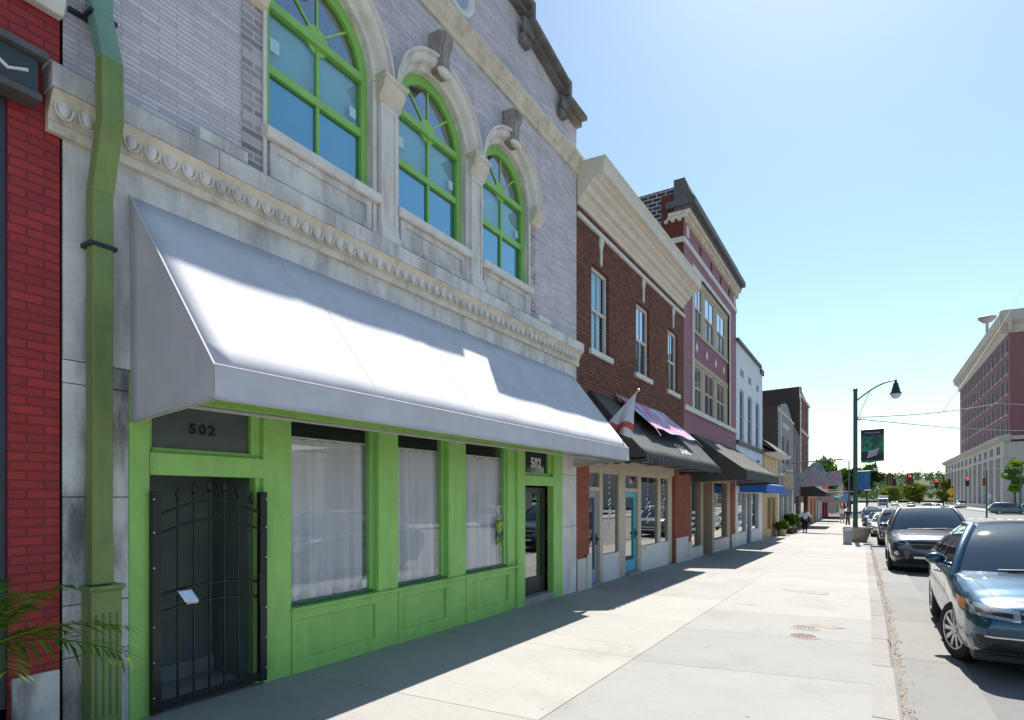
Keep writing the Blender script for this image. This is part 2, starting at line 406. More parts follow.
# ================================================================== building 1: grey brick, green storefront
key_stone=surf('weathered keystone',(.33,.29,.27),.9,.3,5,(.10,.09,.085),.7,3,bump=.4)
def building_one():
    U0,U1=1.95,10.98
    b=thing('commercial_building','buff brick building with three green arched windows above a lime green storefront numbered 502','building',(W,6.4,0))
    cs=[4.41,6.33,8.22]; r=.73; sp=6.95; vb=5.58
    top=[(U0,9.6),(2.7,9.6),(2.7,9.85),(4.1,10.12),(4.1,10.35),(8.75,10.35),(8.75,10.12),(10.2,9.85),(10.2,9.6),(U1,9.6)]
    m=MB(); wall(m,U0,U1,5.0,top,[dict(u0=c-r,u1=c+r,v0=vb,v1=sp,arch=True) for c in cs],rev=.22,rmi=1); m.build('brick_wall',[buff_brick,lime],b,norm=False)
    shell(b,U0,U1,9.5,rust_brick,roof_v=9.0)
    # parapet coping
    m=MB()
    for (a,p),(c,q) in zip(top,top[1:]):
        if c-a<1e-6:
            lo,hi=min(p,q),max(p,q)
            sgn=1 if q>p else -1
            m.box(W-.25,W+.235,a-.10 if sgn>0 else a-.02,a+.02 if sgn>0 else a+.10,lo+.1,hi+.14)
        else:
            m.add([(W-.25,a,p),(W+.25,a,p),(W+.25,c,q),(W-.25,c,q),(W-.25,a,p+.09),(W+.25,a,p+.09),(W+.25,c,q+.09),(W-.25,c,q+.09)],[(0,3,2,1),(4,5,6,7),(0,1,5,4),(1,2,6,5),(2,3,7,6),(3,0,4,7)])
            m.add([(W-.0,a,p-.1),(W+.13,a,p-.1),(W+.13,c,q-.1),(W,c,q-.1),(W,a,p-.004),(W+.13,a,p-.004),(W+.13,c,q-.004),(W,c,q-.004)],[(0,3,2,1),(4,5,6,7),(0,1,5,4),(1,2,6,5),(2,3,7,6),(3,0,4,7)])
    m.build('parapet_coping',lime_dark,b,bevel=.01)
    m=MB()
    for u in (2.7,4.1,8.75,10.2): m.fb(u-.17,u+.17,9.42 if u in(2.7,10.2) else 9.9,9.62 if u in(2.7,10.2) else 10.14,.10,.16); m.fb(u-.13,u+.13,9.3 if u in(2.7,10.2) else 9.74,9.42 if u in(2.7,10.2) else 9.9,0,.12)
    split(m,'parapet_bracket',lime_dark,b,bevel=.02)
    # upper string course
    m=MB(); m.prism_y([(W-.01,8.56),(W+.04,8.56),(W+.05,8.64),(W+.10,8.68),(W+.10,8.76),(W+.15,8.80),(W+.15,8.86),(W+.02,8.93),(W-.01,8.93)],U0+.001,U1+.02)
    m.build('string_course',lime_warm,b)
    # medallion
    m=MB(); m.lathe([(.26,0),(.28,.05),(.33,.09),(.38,.07),(.40,0)],(W,6.85,9.36),28,'x'); md=m.build('medallion',white_paint,b,smooth=40)
    q=MB(); q.lathe([(.0,.03),(.27,.028),(.27,0)],(W,6.85,9.36),24,'x'); q.build('disc',surf('blue grey enamel',(.35,.42,.55),.5),md,smooth=40)
    # archivolts, keystones, jambs
    for c in cs:
        m=MB(); n=28
        prof=[(.733,-.04),(.733,.03),(.76,.05),(.80,.05),(.81,.12),(.83,.15),(.88,.17),(.91,.16),(.915,.20),(.945,.20),(.945,0)]
        vs=[];fs=[]
        for k in range(n+1):
            a=PI*k/n
            for rr,d in prof: vs.append((W+d,c-rr*math.cos(a),sp+rr*math.sin(a)))
        L=len(prof)
        for k in range(n):
            for j in range(L-1): fs.append((k*L+j,k*L+j+1,(k+1)*L+j+1,(k+1)*L+j))
        m.add(vs,fs); m.build('archivolt',lime_pale,b,smooth=35)
        m=MB()                                    # scrolled keystone
        pr=[(0,7.60),(.16,7.57),(.25,7.60),(.29,7.67),(.27,7.74),(.235,7.84),(.25,7.96),(.31,8.08),(.37,8.18),(.39,8.28),(.35,8.37),(.24,8.43),(0,8.45)]
        pr=[(0 if d==0 else max(.228,d*.76),7.68+(v-7.57)*.66) for d,v in pr]; m.prism_y([(W+d,v) for d,v in pr],c-.075,c+.075)
        pr2=[(d*.9,v) for d,v in pr]; m.prism_y([(W+d,v) for d,v in pr2],c-.11,c-.076); m.prism_y([(W+d,v) for d,v in pr2],c+.076,c+.11)
        k=m.build('keystone',key_stone,b,bevel=.008)
        m=MB(); m.ball((W+.2,c,7.70),(.07,.15,.055)); m.build('scroll',lime_pale,k,smooth=60)
        m=MB(); m.fb(c-.775 if c<5 else c-.80,c-.733,5.03,sp,.002,.035); m.fb(c+.733,c+.785 if c>8 else c+.80,5.03,sp,.002,.035); split(m,'jamb',lime_pale,b,bevel=.008)
        m=MB(); m.prism_y([(W-.12,5.47),(W+.10,5.45),(W+.12,5.47),(W+.12,5.55),(W+.0,5.60),(W-.12,5.60)],c-.79,c+.79); m.build('sill',lime_pale,b,bevel=.006)
        m=MB(); m.fb(c-.70,c+.70,5.1,5.455,0,.012)
        for a0,a1,z0,z1 in ((c-.70,c-.62,5.1,5.45),(c+.62,c+.70,5.1,5.45),(c-.62,c+.62,5.37,5.45),(c-.62,c+.62,5.1,5.16)): m.fb(a0,a1,z0,z1,.012,.04)
        m.build('apron_panel',lime,b)
        # window
        x=W-.10; f=MB(); bw=.095
        n=24
        for k in range(n):                        # arched head
            a0,a1=PI*k/n,PI*(k+1)/n
            def P(rr,a,xx): return (xx,c-rr*math.cos(a),sp+rr*math.sin(a))
            ro,ri=r,r-bw-.03
            f.quad(P(ro,a0,x+.03),P(ro,a1,x+.03),P(ri,a1,x+.03),P(ri,a0,x+.03)); f.quad(P(ri,a0,x+.03),P(ri,a1,x+.03),P(ri,a1,x-.06),P(ri,a0,x-.06))
        f.box(x-.06,x+.03,c-r,c-r+bw,vb,sp); f.box(x-.06,x+.03,c+r-bw,c+r,vb,sp); f.box(x-.06,x+.03,c-r+bw,c+r-bw,vb,vb+.08)
        f.box(x-.05,x+.045,c-r+bw-.02,c+r-bw+.02,sp-.05,sp+.04)
        vm=(vb+sp)/2+.02
        f.box(x-.05,x+.02,c-r+bw,c+r-bw,vm-.045,vm+.045)
        f.box(x-.03,x+.012,c-.02,c+.02,vb+.08,vm-.045); f.box(x-.03,x+.012,c-.02,c+.02,vm+.045,sp-.05)
        w=f.build('arched_window',surf('window green paint %d'%cs.index(c),(.27,.56,.13),.4,.06,4,bump=.04),b,norm=False)
        f=MB(); f.lathe([(0,.025),(.16,.025),(.16,0)],(x-.03,c,sp+.04),20,'x')
        for a in (45,90,135):
            a=R(a); p0=(x-.01,c-.12*math.cos(a),sp+.04+.12*math.sin(a)); p1=(x-.01,c-.6*math.cos(a),sp+.6*math.sin(a)); f.tube([p0,p1],.017,4)
        f.build('fanlight_bar',green,w)
        q=MB()
        q.mi=1; q.quad((x-.02,c-r+bw,vb+.08),(x-.02,c+r-bw,vb+.08),(x-.02,c+r-bw,vm),(x-.02,c-r+bw,vm))
        q.mi=0; q.quad((x-.012,c-r+bw,vm),(x-.012,c+r-bw,vm),(x-.012,c+r-bw,sp),(x-.012,c-r+bw,sp))
        q.mi=2; q.poly([(x-.015,c-(r-.1)*math.cos(PI*k/20),sp+(r-.1)*math.sin(PI*k/20)) for k in range(21)])
        q.build('glass',[sash_glass,blue_pane,clear_sash],w,norm=False)
        bl=MB(); 
        for k in range(26):
            z=vb+.06+k*.052; bl.quad((x-.085,c-r+.05,z-.02),(x-.085,c+r-.05,z-.02),(x-.062,c+r-.05,z+.026),(x-.062,c-r+.05,z+.026))
        bl.build('blind',blind_mat,w,norm=False)
        st=MB(); st.quad((x-.008,c-r+.13,vb+.92),(x-.008,c-r+.24,vb+.92),(x-.008,c-r+.24,vb+1.06),(x-.008,c-r+.13,vb+1.06)); st.quad((x-.008,c+r-.25,vb+.84),(x-.008,c+r-.15,vb+.84),(x-.008,c+r-.15,vb+.97),(x-.008,c+r-.25,vb+.97))
        split(st,'paper_label',plain('pale paper label %d'%cs.index(c),(.5,.7,.78),.6),w,norm=False)
    for u in (5.37,7.275):
        m=MB(); m.fb(u-.145,u+.145,5.2,6.74,0,.07); 
        for a0,a1,z0,z1 in ((u-.145,u-.105,5.2,6.74),(u+.105,u+.145,5.2,6.74),(u-.105,u+.105,6.66,6.74),(u-.105,u+.105,5.2,5.28)): m.fb(a0,a1,z0,z1,.07,.09)
        m.fb(u-.165,u+.165,5.03,5.12,0,.13); m.fb(u-.155,u+.155,5.12,5.2,0,.11)
        p=m.build('pilaster',lime_pale,b,bevel=.005)
        m=MB(); m.prism_y([(W,6.72),(W+.10,6.72),(W+.11,6.78),(W+.16,6.84),(W+.19,6.90),(W+.20,6.97),(W,6.97)],u-.19,u+.19); m.fb(u-.215,u+.215,6.965,7.02,0,.22); m.build('capital',lime_warm,p,bevel=.008)
    for u,s in ((3.50,-1),(9.12,1)):
        m=MB(); m.prism_y([(W,6.72),(W+.08,6.74),(W+.15,6.84),(W+.19,6.92),(W+.19,7.0),(W,7.0)],u-.16,u+.16); m.build('impost_corbel',lime_warm,b,bevel=.008)
        m=MB(); a=3.42 if s<0 else 9.006; m.fb(a,a+.21,5.05,6.72,0,.012); m.build('toothing',dark_toothing,b)
        m=MB(); u_=3.2 if s<0 else 9.45; m.fb(u_-.25,u_+.22,5.06,5.17,0,.1); m.build('base_block',lime_pale,b,bevel=.006)
    # belt course with egg-and-dart
    m=MB(); us=[U0-.13]; 
    while us[-1]<U1+.02: us.append(min(U1+.02,us[-1]+random.uniform(1.0,1.6)))
    for a,c in zip(us,us[1:]):
        if c-a<.05: continue
        m.prism_y([(W-.01,4.835),(W+.17,4.835),(W+.17,5.0),(W+.13,5.035),(W-.01,5.075)],a+.003,c-.003)
    m.build('belt_course',lime,b,bevel=.006)
    m=MB(); m.prism_y([(W-.01,4.56),(W+.05,4.56),(W+.055,4.63),(W+.045,4.645),(W+.06,4.70),(W+.11,4.79),(W+.15,4.834),(W-.01,4.834)],U0-.11,U1+.02)
    m.build('egg_and_dart_moulding',lime_warm,b)
    m=MB(); u=U0-.03
    while u<U1-.02:
        m.ball((W+.085,u,4.735),(.032,.043,.072),10,6)
        for k in range(10):
            a0=PI*k/10-PI; 
            if k<10:
                a1=PI*(k+1)/10-PI; m.tube([(W+.10,u+.06*math.cos(a0),4.745+.09*math.sin(a0)),(W+.10,u+.06*math.cos(a1),4.745+.09*math.sin(a1))],.009,4,False)
        m.tube([(W+.085,u+.078,4.80),(W+.075,u+.078,4.665)],[.013,.004],4); u+=.156
    m.build('egg_ornament',lime_pale,b,smooth=50)
    # frieze and piers
    m=MB(); 
    for a,c in ((U0,3.4),(3.4,4.75),(4.75,6.1),(6.1,7.5),(7.5,8.9),(8.9,10.1),(10.1,U1)): m.fb(a+.002,c-.002,2.9,4.56,-.2,0)
    m.build('frieze',lime,b)
    m=MB()
    for v0,v1 in ((-.05,.62),(.62,1.02),(1.02,1.85),(1.85,2.72),(2.72,2.897)): m.fb(U0,2.41,v0+.003,v1-.003,-.3,.0)
    split(m,'marble_pier',marble,b,tol=-.001,bevel=.006)
    m=MB()
    for v0,v1 in ((-.3,1.25),(1.25,2.3),(2.3,2.897)): m.fb(10.34,U1,v0+.003,v1-.003,-.3,0)
    m.build('limestone_pier',lime_pale,b,bevel=.006)
    # ---- storefront
    sf=MB()
    sf.fb(2.412,10.338,2.69,2.88,-.14,.0)
    for a,c in ((2.412,2.575),(3.66,3.99),(5.27,5.62),(6.68,7.10),(8.62,8.88),(9.96,10.338)): sf.fb(a,c,-.25,2.69,-.14,.0)
    for a,c in ((3.60,3.66),(8.36,8.62)): sf.fb(a,c,-.2,2.69,-.3,-.045)
    sf.fb(2.575,3.66,2.04,2.235,-.14,.006); 
    sf.fb(8.88,9.96,2.06,2.24,-.14,.002)
    for a,c in ((3.99,5.27),(5.62,6.68),(7.10,8.36)): sf.fb(a,c,-.2,.64,-.14,-.02)
    fr=sf.build('storefront_frame',green,b,bevel=.008)
    m=MB()
    for a,c in ((3.99,5.27),(5.62,6.68),(7.10,8.36)):
        for z0,z1,e0,e1 in ((-.2,.12,a,c),(.54,.64,a,c)): m.fb(e0,e1,z0,z1,-.02,.012)
        for e0,e1 in ((a,a+.07),(c-.07,c)): m.fb(e0,e1,.12,.54,-.02,.012)
    split(m,'bulkhead_panel',green,b,bevel=.005); m=MB(); m.fb(3.98,8.63,.64,.675,-.14,.05)
    m.build('bulkhead_ledge',green,b,bevel=.005)
    m=MB()
    for a,c in ((3.99,5.27),(5.62,6.68),(7.10,8.36)):
        m.fb(a,a+.045,.70,2.69,-.13,-.06); m.fb(c-.09,c,.70,2.69,-.15,-.07)
    split(m,'window_stop',green_deep,fr,bevel=.004)
    m=MB()
    for a,c in ((3.99,5.27),(5.62,6.68),(7.10,8.36)): m.fb(a+.045,c-.09,.677,.72,-.12,-.055)
    split(m,'window_ledge',green_edge,fr)
    for i,(a,c) in enumerate(((3.99,5.27),(5.62,6.68),(7.10,8.36))):
        m=MB(); m.quad((W-.09,a+.04,.70),(W-.09,c-.085,.70),(W-.09,c-.085,2.7),(W-.09,a+.04,2.7)); w=m.build('shop_window',shop_glass,b,norm=False)
        ph=random.random()*6
        def cf(s,t,a=a,c=c,ph=ph):
            u=a+.03+(c-a-.06)*s; q=s*(c-a)
            d=.024*math.sin(q*27+ph+.6*math.sin(q*5))+.012*math.sin(q*61+2*ph+t*1.5)+.012*math.sin(q*11+ph)
            return (W-.185+1.75*d*(1.0-.45*t),u+.012*math.sin(q*38+1),.70+1.79*t)
        m=MB(); m.grid(cf,150,6); m.build('curtain',curtain_mat,w,smooth=180,norm=False)
        m=MB(); m.tube([(W-.165,a+.03,2.505),(W-.165,c-.03,2.505)],.012,8); m.build('curtain_rod',white_paint,w)
        if i==0:
            m=MB(); m.lathe([(0,.003),(.042,.003),(.045,0)],(W-.088,c-.16,.79),20,'x',(1,1,1.3)); s=m.build('round_sticker',plain('white sticker',(.7,.72,.75),.4),w)
        if i==2:
            m=MB(); m.fb(c-.30,c-.09,1.05,1.50,-.088,-.078)
            n=NT('leafy poster'); co=n.obj(); f=n.noise(co,5,3,.5,2.2)
            x=n.n('ShaderNodeValToRGB'); e=x.color_ramp.elements; e[0].position=.36; e[0].color=(.008,.03,.035,1); e[1].position=.62; e[1].color=(.35,.5,.03,1)
            e.new(.5).color=(.015,.10,.03,1); n.l(f,x.inputs['Fac']); n.pbsdf(x.outputs[0],.4); m.build('leaf_poster',n.m,w)
    # gate recess with inner door
    m=MB(); x0=W-.78
    m.quad((W-.14,2.58,-.02),(x0,2.58,-.02),(x0,2.58,2.06),(W-.14,2.58,2.06)); m.quad((W-.14,3.594,-.02),(x0,3.594,-.02),(x0,3.594,2.06),(W-.14,3.594,2.06))
    m.quad((x0,2.575,-.02),(x0,3.60,-.02),(x0,3.60,2.06),(x0,2.575,2.06)); m.quad((W-.14,2.575,2.06),(x0,2.575,2.06),(x0,3.60,2.06),(W-.14,3.60,2.06))
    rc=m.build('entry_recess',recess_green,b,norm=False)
    m=MB(); m.box(x0,x0+.03,2.585,3.59,0,.17); m.build('baseboard',surf('grey baseboard',(.30,.33,.33),.6),rc)
    m=MB(); m.quad((W-.0,2.575,.012),(W-.0,3.66,.012),(x0,3.66,.012),(x0,2.575,.012)); m.build('entry_floor',concrete_step,rc)
    m=MB(); m.box(W-.13,W-.06,2.575,2.62,2.235,2.69); m.box(W-.13,W-.05,3.55,3.60,2.235,2.69); m.box(W-.13,W-.05,2.62,3.55,2.235,2.28); tr=m.build('transom_window',green,b,bevel=.004)
    m=MB(); m.quad((W-.09,2.62,2.27),(W-.09,3.55,2.27),(W-.09,3.55,2.69),(W-.09,2.62,2.69)); m.build('glass',plain('smoked transom glass',(.10,.12,.115),.3),tr)
    text('house_number','502',.125,(W-.085,3.08,2.47),(0,1,0),(0,0,1),black_metal,tr,.003,.004,1.15,sp_=1.25)
    # right-hand door
    m=MB(); m.fb(8.90,9.94,-.3,.03,-.30,-.0); m.build('door_step',concrete_step,b,bevel=.01)
    m=MB(); x=-.22
    for a,c,z0,z1 in ((8.92,9.03,.05,2.03),(9.81,9.92,.05,2.03),(9.03,9.81,1.93,2.03),(9.03,9.81,.05,.36)): m.fb(a,c,z0,z1,x,x+.05)
    d=m.build('shop_door',plain('dark bronze door frame',(.03,.027,.027),.35),b,bevel=.005)
    m=MB(); m.quad((W+x+.025,9.03,.36),(W+x+.025,9.81,.36),(W+x+.025,9.81,1.93),(W+x+.025,9.03,1.93)); m.build('glass',mirror_glass,d)
    m=MB(); m.tube([(W+x+.05,8.985,.98),(W+x+.11,8.985,.98),(W+x+.11,8.985,1.25),(W+x+.05,8.985,1.25)],.012,8); m.build('handle',steel,d,smooth=60)
    m=MB(); [m.fb(9.925,9.955,z,z+.13,x+.02,x+.075) for z in (.3,1.02,1.75)]; split(m,'hinge',black_metal,d)
    m=MB(); m.fb(8.90,9.94,2.24,2.30,-.14,-.06); m.fb(8.88,8.95,2.30,2.69,-.14,-.05); m.fb(9.84,9.96,2.30,2.69,-.14,-.05); t2=m.build('transom_window',green,b,bevel=.004)
    m=MB(); m.quad((W-.1,8.95,2.29),(W-.1,9.84,2.29),(W-.1,9.84,2.69),(W-.1,8.95,2.69)); m.build('glass',plain('navy transom glass',(.012,.02,.03),.08),t2)
    text('house_number','502',.25,(W-.092,9.42,2.475),(0,1,0),(0,0,1),white_paint,t2,.004,.008,.98)
    return b
B1=building_one()

# ---- awning over the storefront
aw=thing('awning','long grey canvas awning over the green storefront','awning',(W,6.6,2.5))
a0,a1=2.415,10.8
m=MB(); xt,xf=W+.01,W+1.2; zt,zf,zb,zw=4.33,2.80,2.565,2.475
def thick(o,t=.012):
    sd=o.modifiers.new('thick','SOLIDIFY'); sd.thickness=t; sd.offset=-1; return o
m.grid(lambda s,t:(xt+(xf-xt)*t,a0+(a1-a0)*s,zt+(zf-zt)*t-.022*math.sin(PI*t)*(1-.5*math.cos(s*2*PI*6))),48,8)
thick(m.build('canopy',awning_grey,aw,smooth=180))
m=MB(); m.grid(lambda s,t:(xf+.006+.006*t+.004*math.sin(s*40)*t,a0+(a1-a0)*s,zf+(zb-zf)*t),60,3); m.build('valance',awning_grey,aw,norm=False)
for u in (a0,a1):
    m=MB(); m.poly([(xt,u,zt-.004),(xf,u,zf-.004),(xf+.01,u,zb),(xt,u,zw)]); m.build('end_panel',awning_grey,aw)
m=MB(); m.tube([(xt,a0,zt),(xf,a0,zf)],.010,6); m.tube([(xf+.004,a0,zf),(xf+.004,a1,zf)],.010,6); m.tube([(xf+.012,a0,zb),(xf+.012,a1,zb)],.008,6); m.tube([(xt,a0,zw),(xf+.012,a0,zb)],.008,6); m.build('piping',surf('awning piping',(.55,.54,.58),.7,.05,3),aw,smooth=60)
m=MB(); m.tube([(xt+.02,a0+.03,zw),(xf-.01,a0+.03,zb)],.014,6); m.tube([(xf-.01,a0+.03,zb),(xf-.01,a1-.03,zb)],.014,6); m.tube([(xt+.02,a1-.03,zw),(xf-.01,a1-.03,zb)],.014,6); m.tube([(xt+.62,a0+.03,zb-.0),(xt+.62,a1-.03,zb+.03)],.016,6)
for k in range(1,6):
    u=a0+(a1-a0)*k/6; m.tube([(xt+.03,u,zt-.05),(xf-.03,u,zf-.04)],.014,6)
m.build('frame',awn_bar,aw)
for k in range(1,5):
    u=a0+(a1-a0)*k/5+.05*math.sin(k*3); m=MB(); m.tube([(xt+(xf-xt)*q/8,u,zt+(zf-zt)*q/8-.022*math.sin(PI*q/8)*(1-.5*math.cos((u-a0)/(a1-a0)*2*PI*6))+.001) for q in range(9)],.0022,4); m.build('seam',awning_grey,aw)

# ---- iron gate
gt=thing('security_gate','black wrought iron gate with spear tipped bars across the left doorway','gate',(W+.03,3.1,0))
m=MB(); gx=W+.035
for a,c in ((2.565,2.635),(3.58,3.655)): m.box(gx-.03,gx+.03,a,c,.02,1.9)
m.box(gx-.02,gx+.02,2.635,3.58,.04,.10); m.build('frame',black_metal,gt,bevel=.004)
def arc(v,h): return [(gx,2.62+.975*k/14,v-.01+h*math.sin(PI*k/14)) for k in range(15)]
m=MB(); 0
for v,h in ((1.70,.13),(1.54,.12),(1.02,.05),(.87,.05)): m=MB(); m.tube(arc(v,h),.012,6); m.build('rail',black_metal,gt,smooth=60)
for k in range(6):
    u=2.70+.87*(k+.62)/6.1; h=.13*math.sin(PI*(u-2.665)/.87)
    m=MB(); m.tube([(gx,u,.1),(gx,u,1.76+h)],.0115,6); m.lathe([(.012,0),(.02,.015),(.012,.03),(.026,.055),(.014,.10),(.0,.145)],(gx,u,1.76+h),8); m.build('spear_bar',black_metal,gt,smooth=50)
m=MB(); m.add([(gx+.02,2.80,.93),(gx+.02,2.93,.93),(gx+.10,2.93,.93),(gx+.10,2.80,.93),(gx+.02,2.75,1.04),(gx+.02,2.88,1.04),(gx+.06,2.88,1.04),(gx+.06,2.75,1.04)],[(0,3,2,1),(4,5,6,7),(0,1,5,4),(1,2,6,5),(2,3,7,6),(3,0,4,7)]); m.fb(2.82,2.93,.905,.93,.06,.12); m.build('lock_cover',steel,gt,bevel=.01)
m=MB(); m.box(gx+.03,gx+.045,3.56,3.63,.80,1.10); m.build('lock_plate',black_metal,gt,bevel=.004)
m=MB(); [m.lathe([(0,.008),(.007,.006),(.009,0)],(gx+.03,u,z),8,'x') for u in (2.575,3.64) for z in (.15,.45,.75,1.25,1.55,1.83)]; split(m,'screw',steel,gt)

# ---- downspout
ds=thing('downspout','green square downspout with kinked top and fluted base on the marble pier','downspout',(W,2.16,0))
def sq_pipe(path,w,dp):
    m=MB(); vs=[]
    for u,v,d in path: vs+=[(W+d,u-w,v),(W+d+dp,u-w,v),(W+d+dp,u+w,v),(W+d,u+w,v)]
    fs=[]
    for i in range(len(path)-1):
        for k in range(4): fs.append((i*4+k,i*4+(k+1)%4,i*4+4+(k+1)%4,i*4+4+k))
    m.add(vs,fs+[(0,1,2,3),tuple(range(len(vs)-4,len(vs)))]); return m
sq_pipe([(2.16,9.4,.03),(2.16,5.62,.03),(2.16,5.17,.19)],.075,.115).build('upper_pipe',down_verd,ds,bevel=.012)
sq_pipe([(2.16,5.185,.185),(2.16,4.72,.195),(2.16,4.20,.035)],.077,.117).build('elbow',down_green,ds,bevel=.012)
sq_pipe([(2.16,4.22,.035),(2.16,1.5,.03)],.074,.113).build('pipe',down_green,ds,bevel=.012)
sq_pipe([(2.16,1.51,.028),(2.16,1.17,.028)],.077,.117).build('pipe',down_green,ds,bevel=.012)
m=MB(); m.fb(2.07,2.285,-.05,1.12,0,.165); m.fb(2.06,2.295,1.12,1.135,0,.175); m.fb(2.05,2.305,1.135,1.165,0,.188)
bb=m.build('base_box',down_green,ds,bevel=.006)
m=MB()
for k in range(4): u=2.105+k*.048; m.fb(u-.007,u+.007,.15,.95,.165,.169)
split(m,'flute',green_edge,bb,bevel=.003)
m=MB()
for v in (5.55,3.78): m.fb(2.065,2.255,v,v+.03,.0,.16)
m.fb(1.98,2.06,5.55,5.58,0,.03); split(m,'strap',black_metal,ds)
# ================================================================== building 0: red painted brick at the left edge
b0=thing('commercial_building','red painted brick building with a dark metal shopfront and pale stone ledge','building',(W,-1,0))
m=MB(); wall(m,-7.5,1.93,-.3,8.6,[dict(u0=-3.5,u1=1.62,v0=-.3,v1=4.75,rev=.3)]); m.build('brick_wall',red_paint_brick,b0,norm=False)
shell(b0,-7.5,1.93,8.4,red_paint_brick)
m=MB(); m.prism_y([(W,5.43),(W+.08,5.43),(W+.12,5.50),(W+.13,5.72),(W+.08,5.79),(W,5.80)],-7.5,1.93); m.build('stone_ledge',lime_pale,b0,bevel=.01)
m=MB(); m.fb(1.635,1.92,-.3,.56,0,.04); m.build('marble_base',marble,b0,bevel=.01)
m=MB(); m.fb(-3.5,1.62,4.3,4.75,-.15,-.02); 
for u in (-3.5,-1.8,-.1,1.50): m.fb(u,u+.12,.0,4.3,-.15,-.02)
m.fb(-3.5,1.62,-.3,.35,-.15,-.02); sfm=surf('dark blue grey metal',(.045,.055,.075),.45,.15,2); m.build('shopfront_frame',sfm,b0,bevel=.005)
m=MB(); m.quad((W-.1,-3.4,.35),(W-.1,1.52,.35),(W-.1,1.52,4.3),(W-.1,-3.4,4.3)); m.build('shop_window',mirror_glass,b0)
sg=thing('metal_fascia','dark steel fascia box with a bent pale line above the red brick shopfront','sign',(W,0,5))
m=MB(); m.fb(-3.4,1.745,4.72,4.97,.01,.16); m.build('panel',sfm,sg,bevel=.008)
m=MB(); m.fb(-3.45,1.79,4.97,5.02,.01,.21); m.fb(-3.4,1.76,4.67,4.72,.01,.18); m.build('rail',dark_metal,sg,bevel=.006)
m=MB(); m.tube([(W+.166,1.3,4.96),(W+.166,1.57,4.80),(W+.166,1.68,4.85)],.012,5); m.build('painted_line',white_paint,sg)

# ================================================================== building 2: dark red brick with cream cornice
b2=thing('commercial_building','dark red brick building with three sash windows and a deep cream cornice','building',(W,15,0))
A,Z=10.99,19.12
wins=[(11.74,12.74),(14.60,15.66),(17.40,18.42)]
m=MB(); wall(m,A,Z,2.75,8.95,[dict(u0=a,u1=c,v0=5.10,v1=6.98) for a,c in wins],rev=.14); m.build('brick_wall',rust_brick,b2,norm=False)
shell(b2,A,Z,9.0,rust_brick)
m=MB(); m.fb(A,Z,8.95,9.10,-.28,.03); m.build('parapet_coping',bone,b2,bevel=.01)
for i,(a,c) in enumerate(wins):
    sash_window(b2,a,c,5.10,6.98,W-.09,bone,clear_sash if i else sash_glass,far_glass if i else sash_glass,True,.075)
    m=MB(); m.fb(a-.14,c+.14,4.97,5.098,-.13,.07); m.build('sill',bone,b2,bevel=.006)
    m=MB(); u=(a+c)/2; m.fb(u-.10,u+.10,7.56,7.70,0,.05); m.prism_x([(u-.10,7.558),(u+.10,7.558),(u+.05,7.42),(u+.045,7.12),(u,7.06),(u-.045,7.12),(u-.05,7.42)],W,W+.035); m.build('drop_ornament',bone,b2,bevel=.005)
m=MB(); m.fb(A,Z,7.702,7.80,0,.06); m.build('trim_band',bone,b2,bevel=.006)
m=MB(); pf=[(0,7.96),(.05,7.96),(.06,8.05),(.12,8.10),(.14,8.17),(.22,8.20),(.26,8.30),(.36,8.35),(.40,8.42),(.46,8.44),(.47,8.46),(.58,8.50),(.60,8.56),(.60,8.72),(.64,8.76),(.64,8.80),(0,8.84)]
m.prism_y([(W+d,v) for d,v in pf],A+.01,18.98); m.build('cornice',surf('cornice cream',(.70,.64,.54),.5,.06,2,(.5,.36,.2),.25,2,bump=.05),b2,bevel=.004)
# storefront
m=MB()
m.fb(A,11.62,-.4,2.748,-.35,0); m.fb(18.15,Z,-.5,2.748,-.35,0); split(m,'brick_pier',pier_brick,b2)
m=MB(); m.fb(A+.01,11.60,-.4,.55,0,.03); m.fb(11.42,11.65,-.4,.62,.03,.06); m.fb(18.22,19.6,-.5,.55,0,.04); split(m,'pier_base',bone,b2,bevel=.01)
X=-.12
m=MB(); m.fb(11.62,18.15,2.50,2.745,X-.1,-.02); m.fb(11.62,18.15,2.40,2.50,X-.1,X+.04)
for a,c in ((11.62,11.70),(12.42,12.60),(13.60,14.07),(15.02,15.26),(16.72,17.0),(17.74,18.15)): m.fb(a,c,-.2,2.40,X-.1,X+.03)
for a,c in ((11.70,12.42),(14.07,15.02)): m.fb(a,c,1.98,2.08,X-.1,X+.02)
fr=m.build('storefront_frame',cream,b2,bevel=.006)
m=MB()
for a,c in ((12.60,13.60),(15.26,16.72),(17.0,17.74)):
    m.fb(a,c,-.3,.50,X-.1,X+.02)
    for e0,e1,z0,z1 in ((a,c,.40,.50),(a,c,-.25,-.02),(a,a+.08,-.02,.40),(c-.08,c,-.02,.40)): m.fb(e0,e1,z0,z1,X+.02,X+.035)
m.fb(16.72,17.0,-.3,.5,X+.03,X+.036); split(m,'bulkhead_panel',white_paint,b2,bevel=.004)
m=MB(); m.fb(15.4,15.62,.40,.46,X+.035,X+.04); m.build('brass_plate',plain('brass plate',(.5,.33,.1),.3,.8),b2)
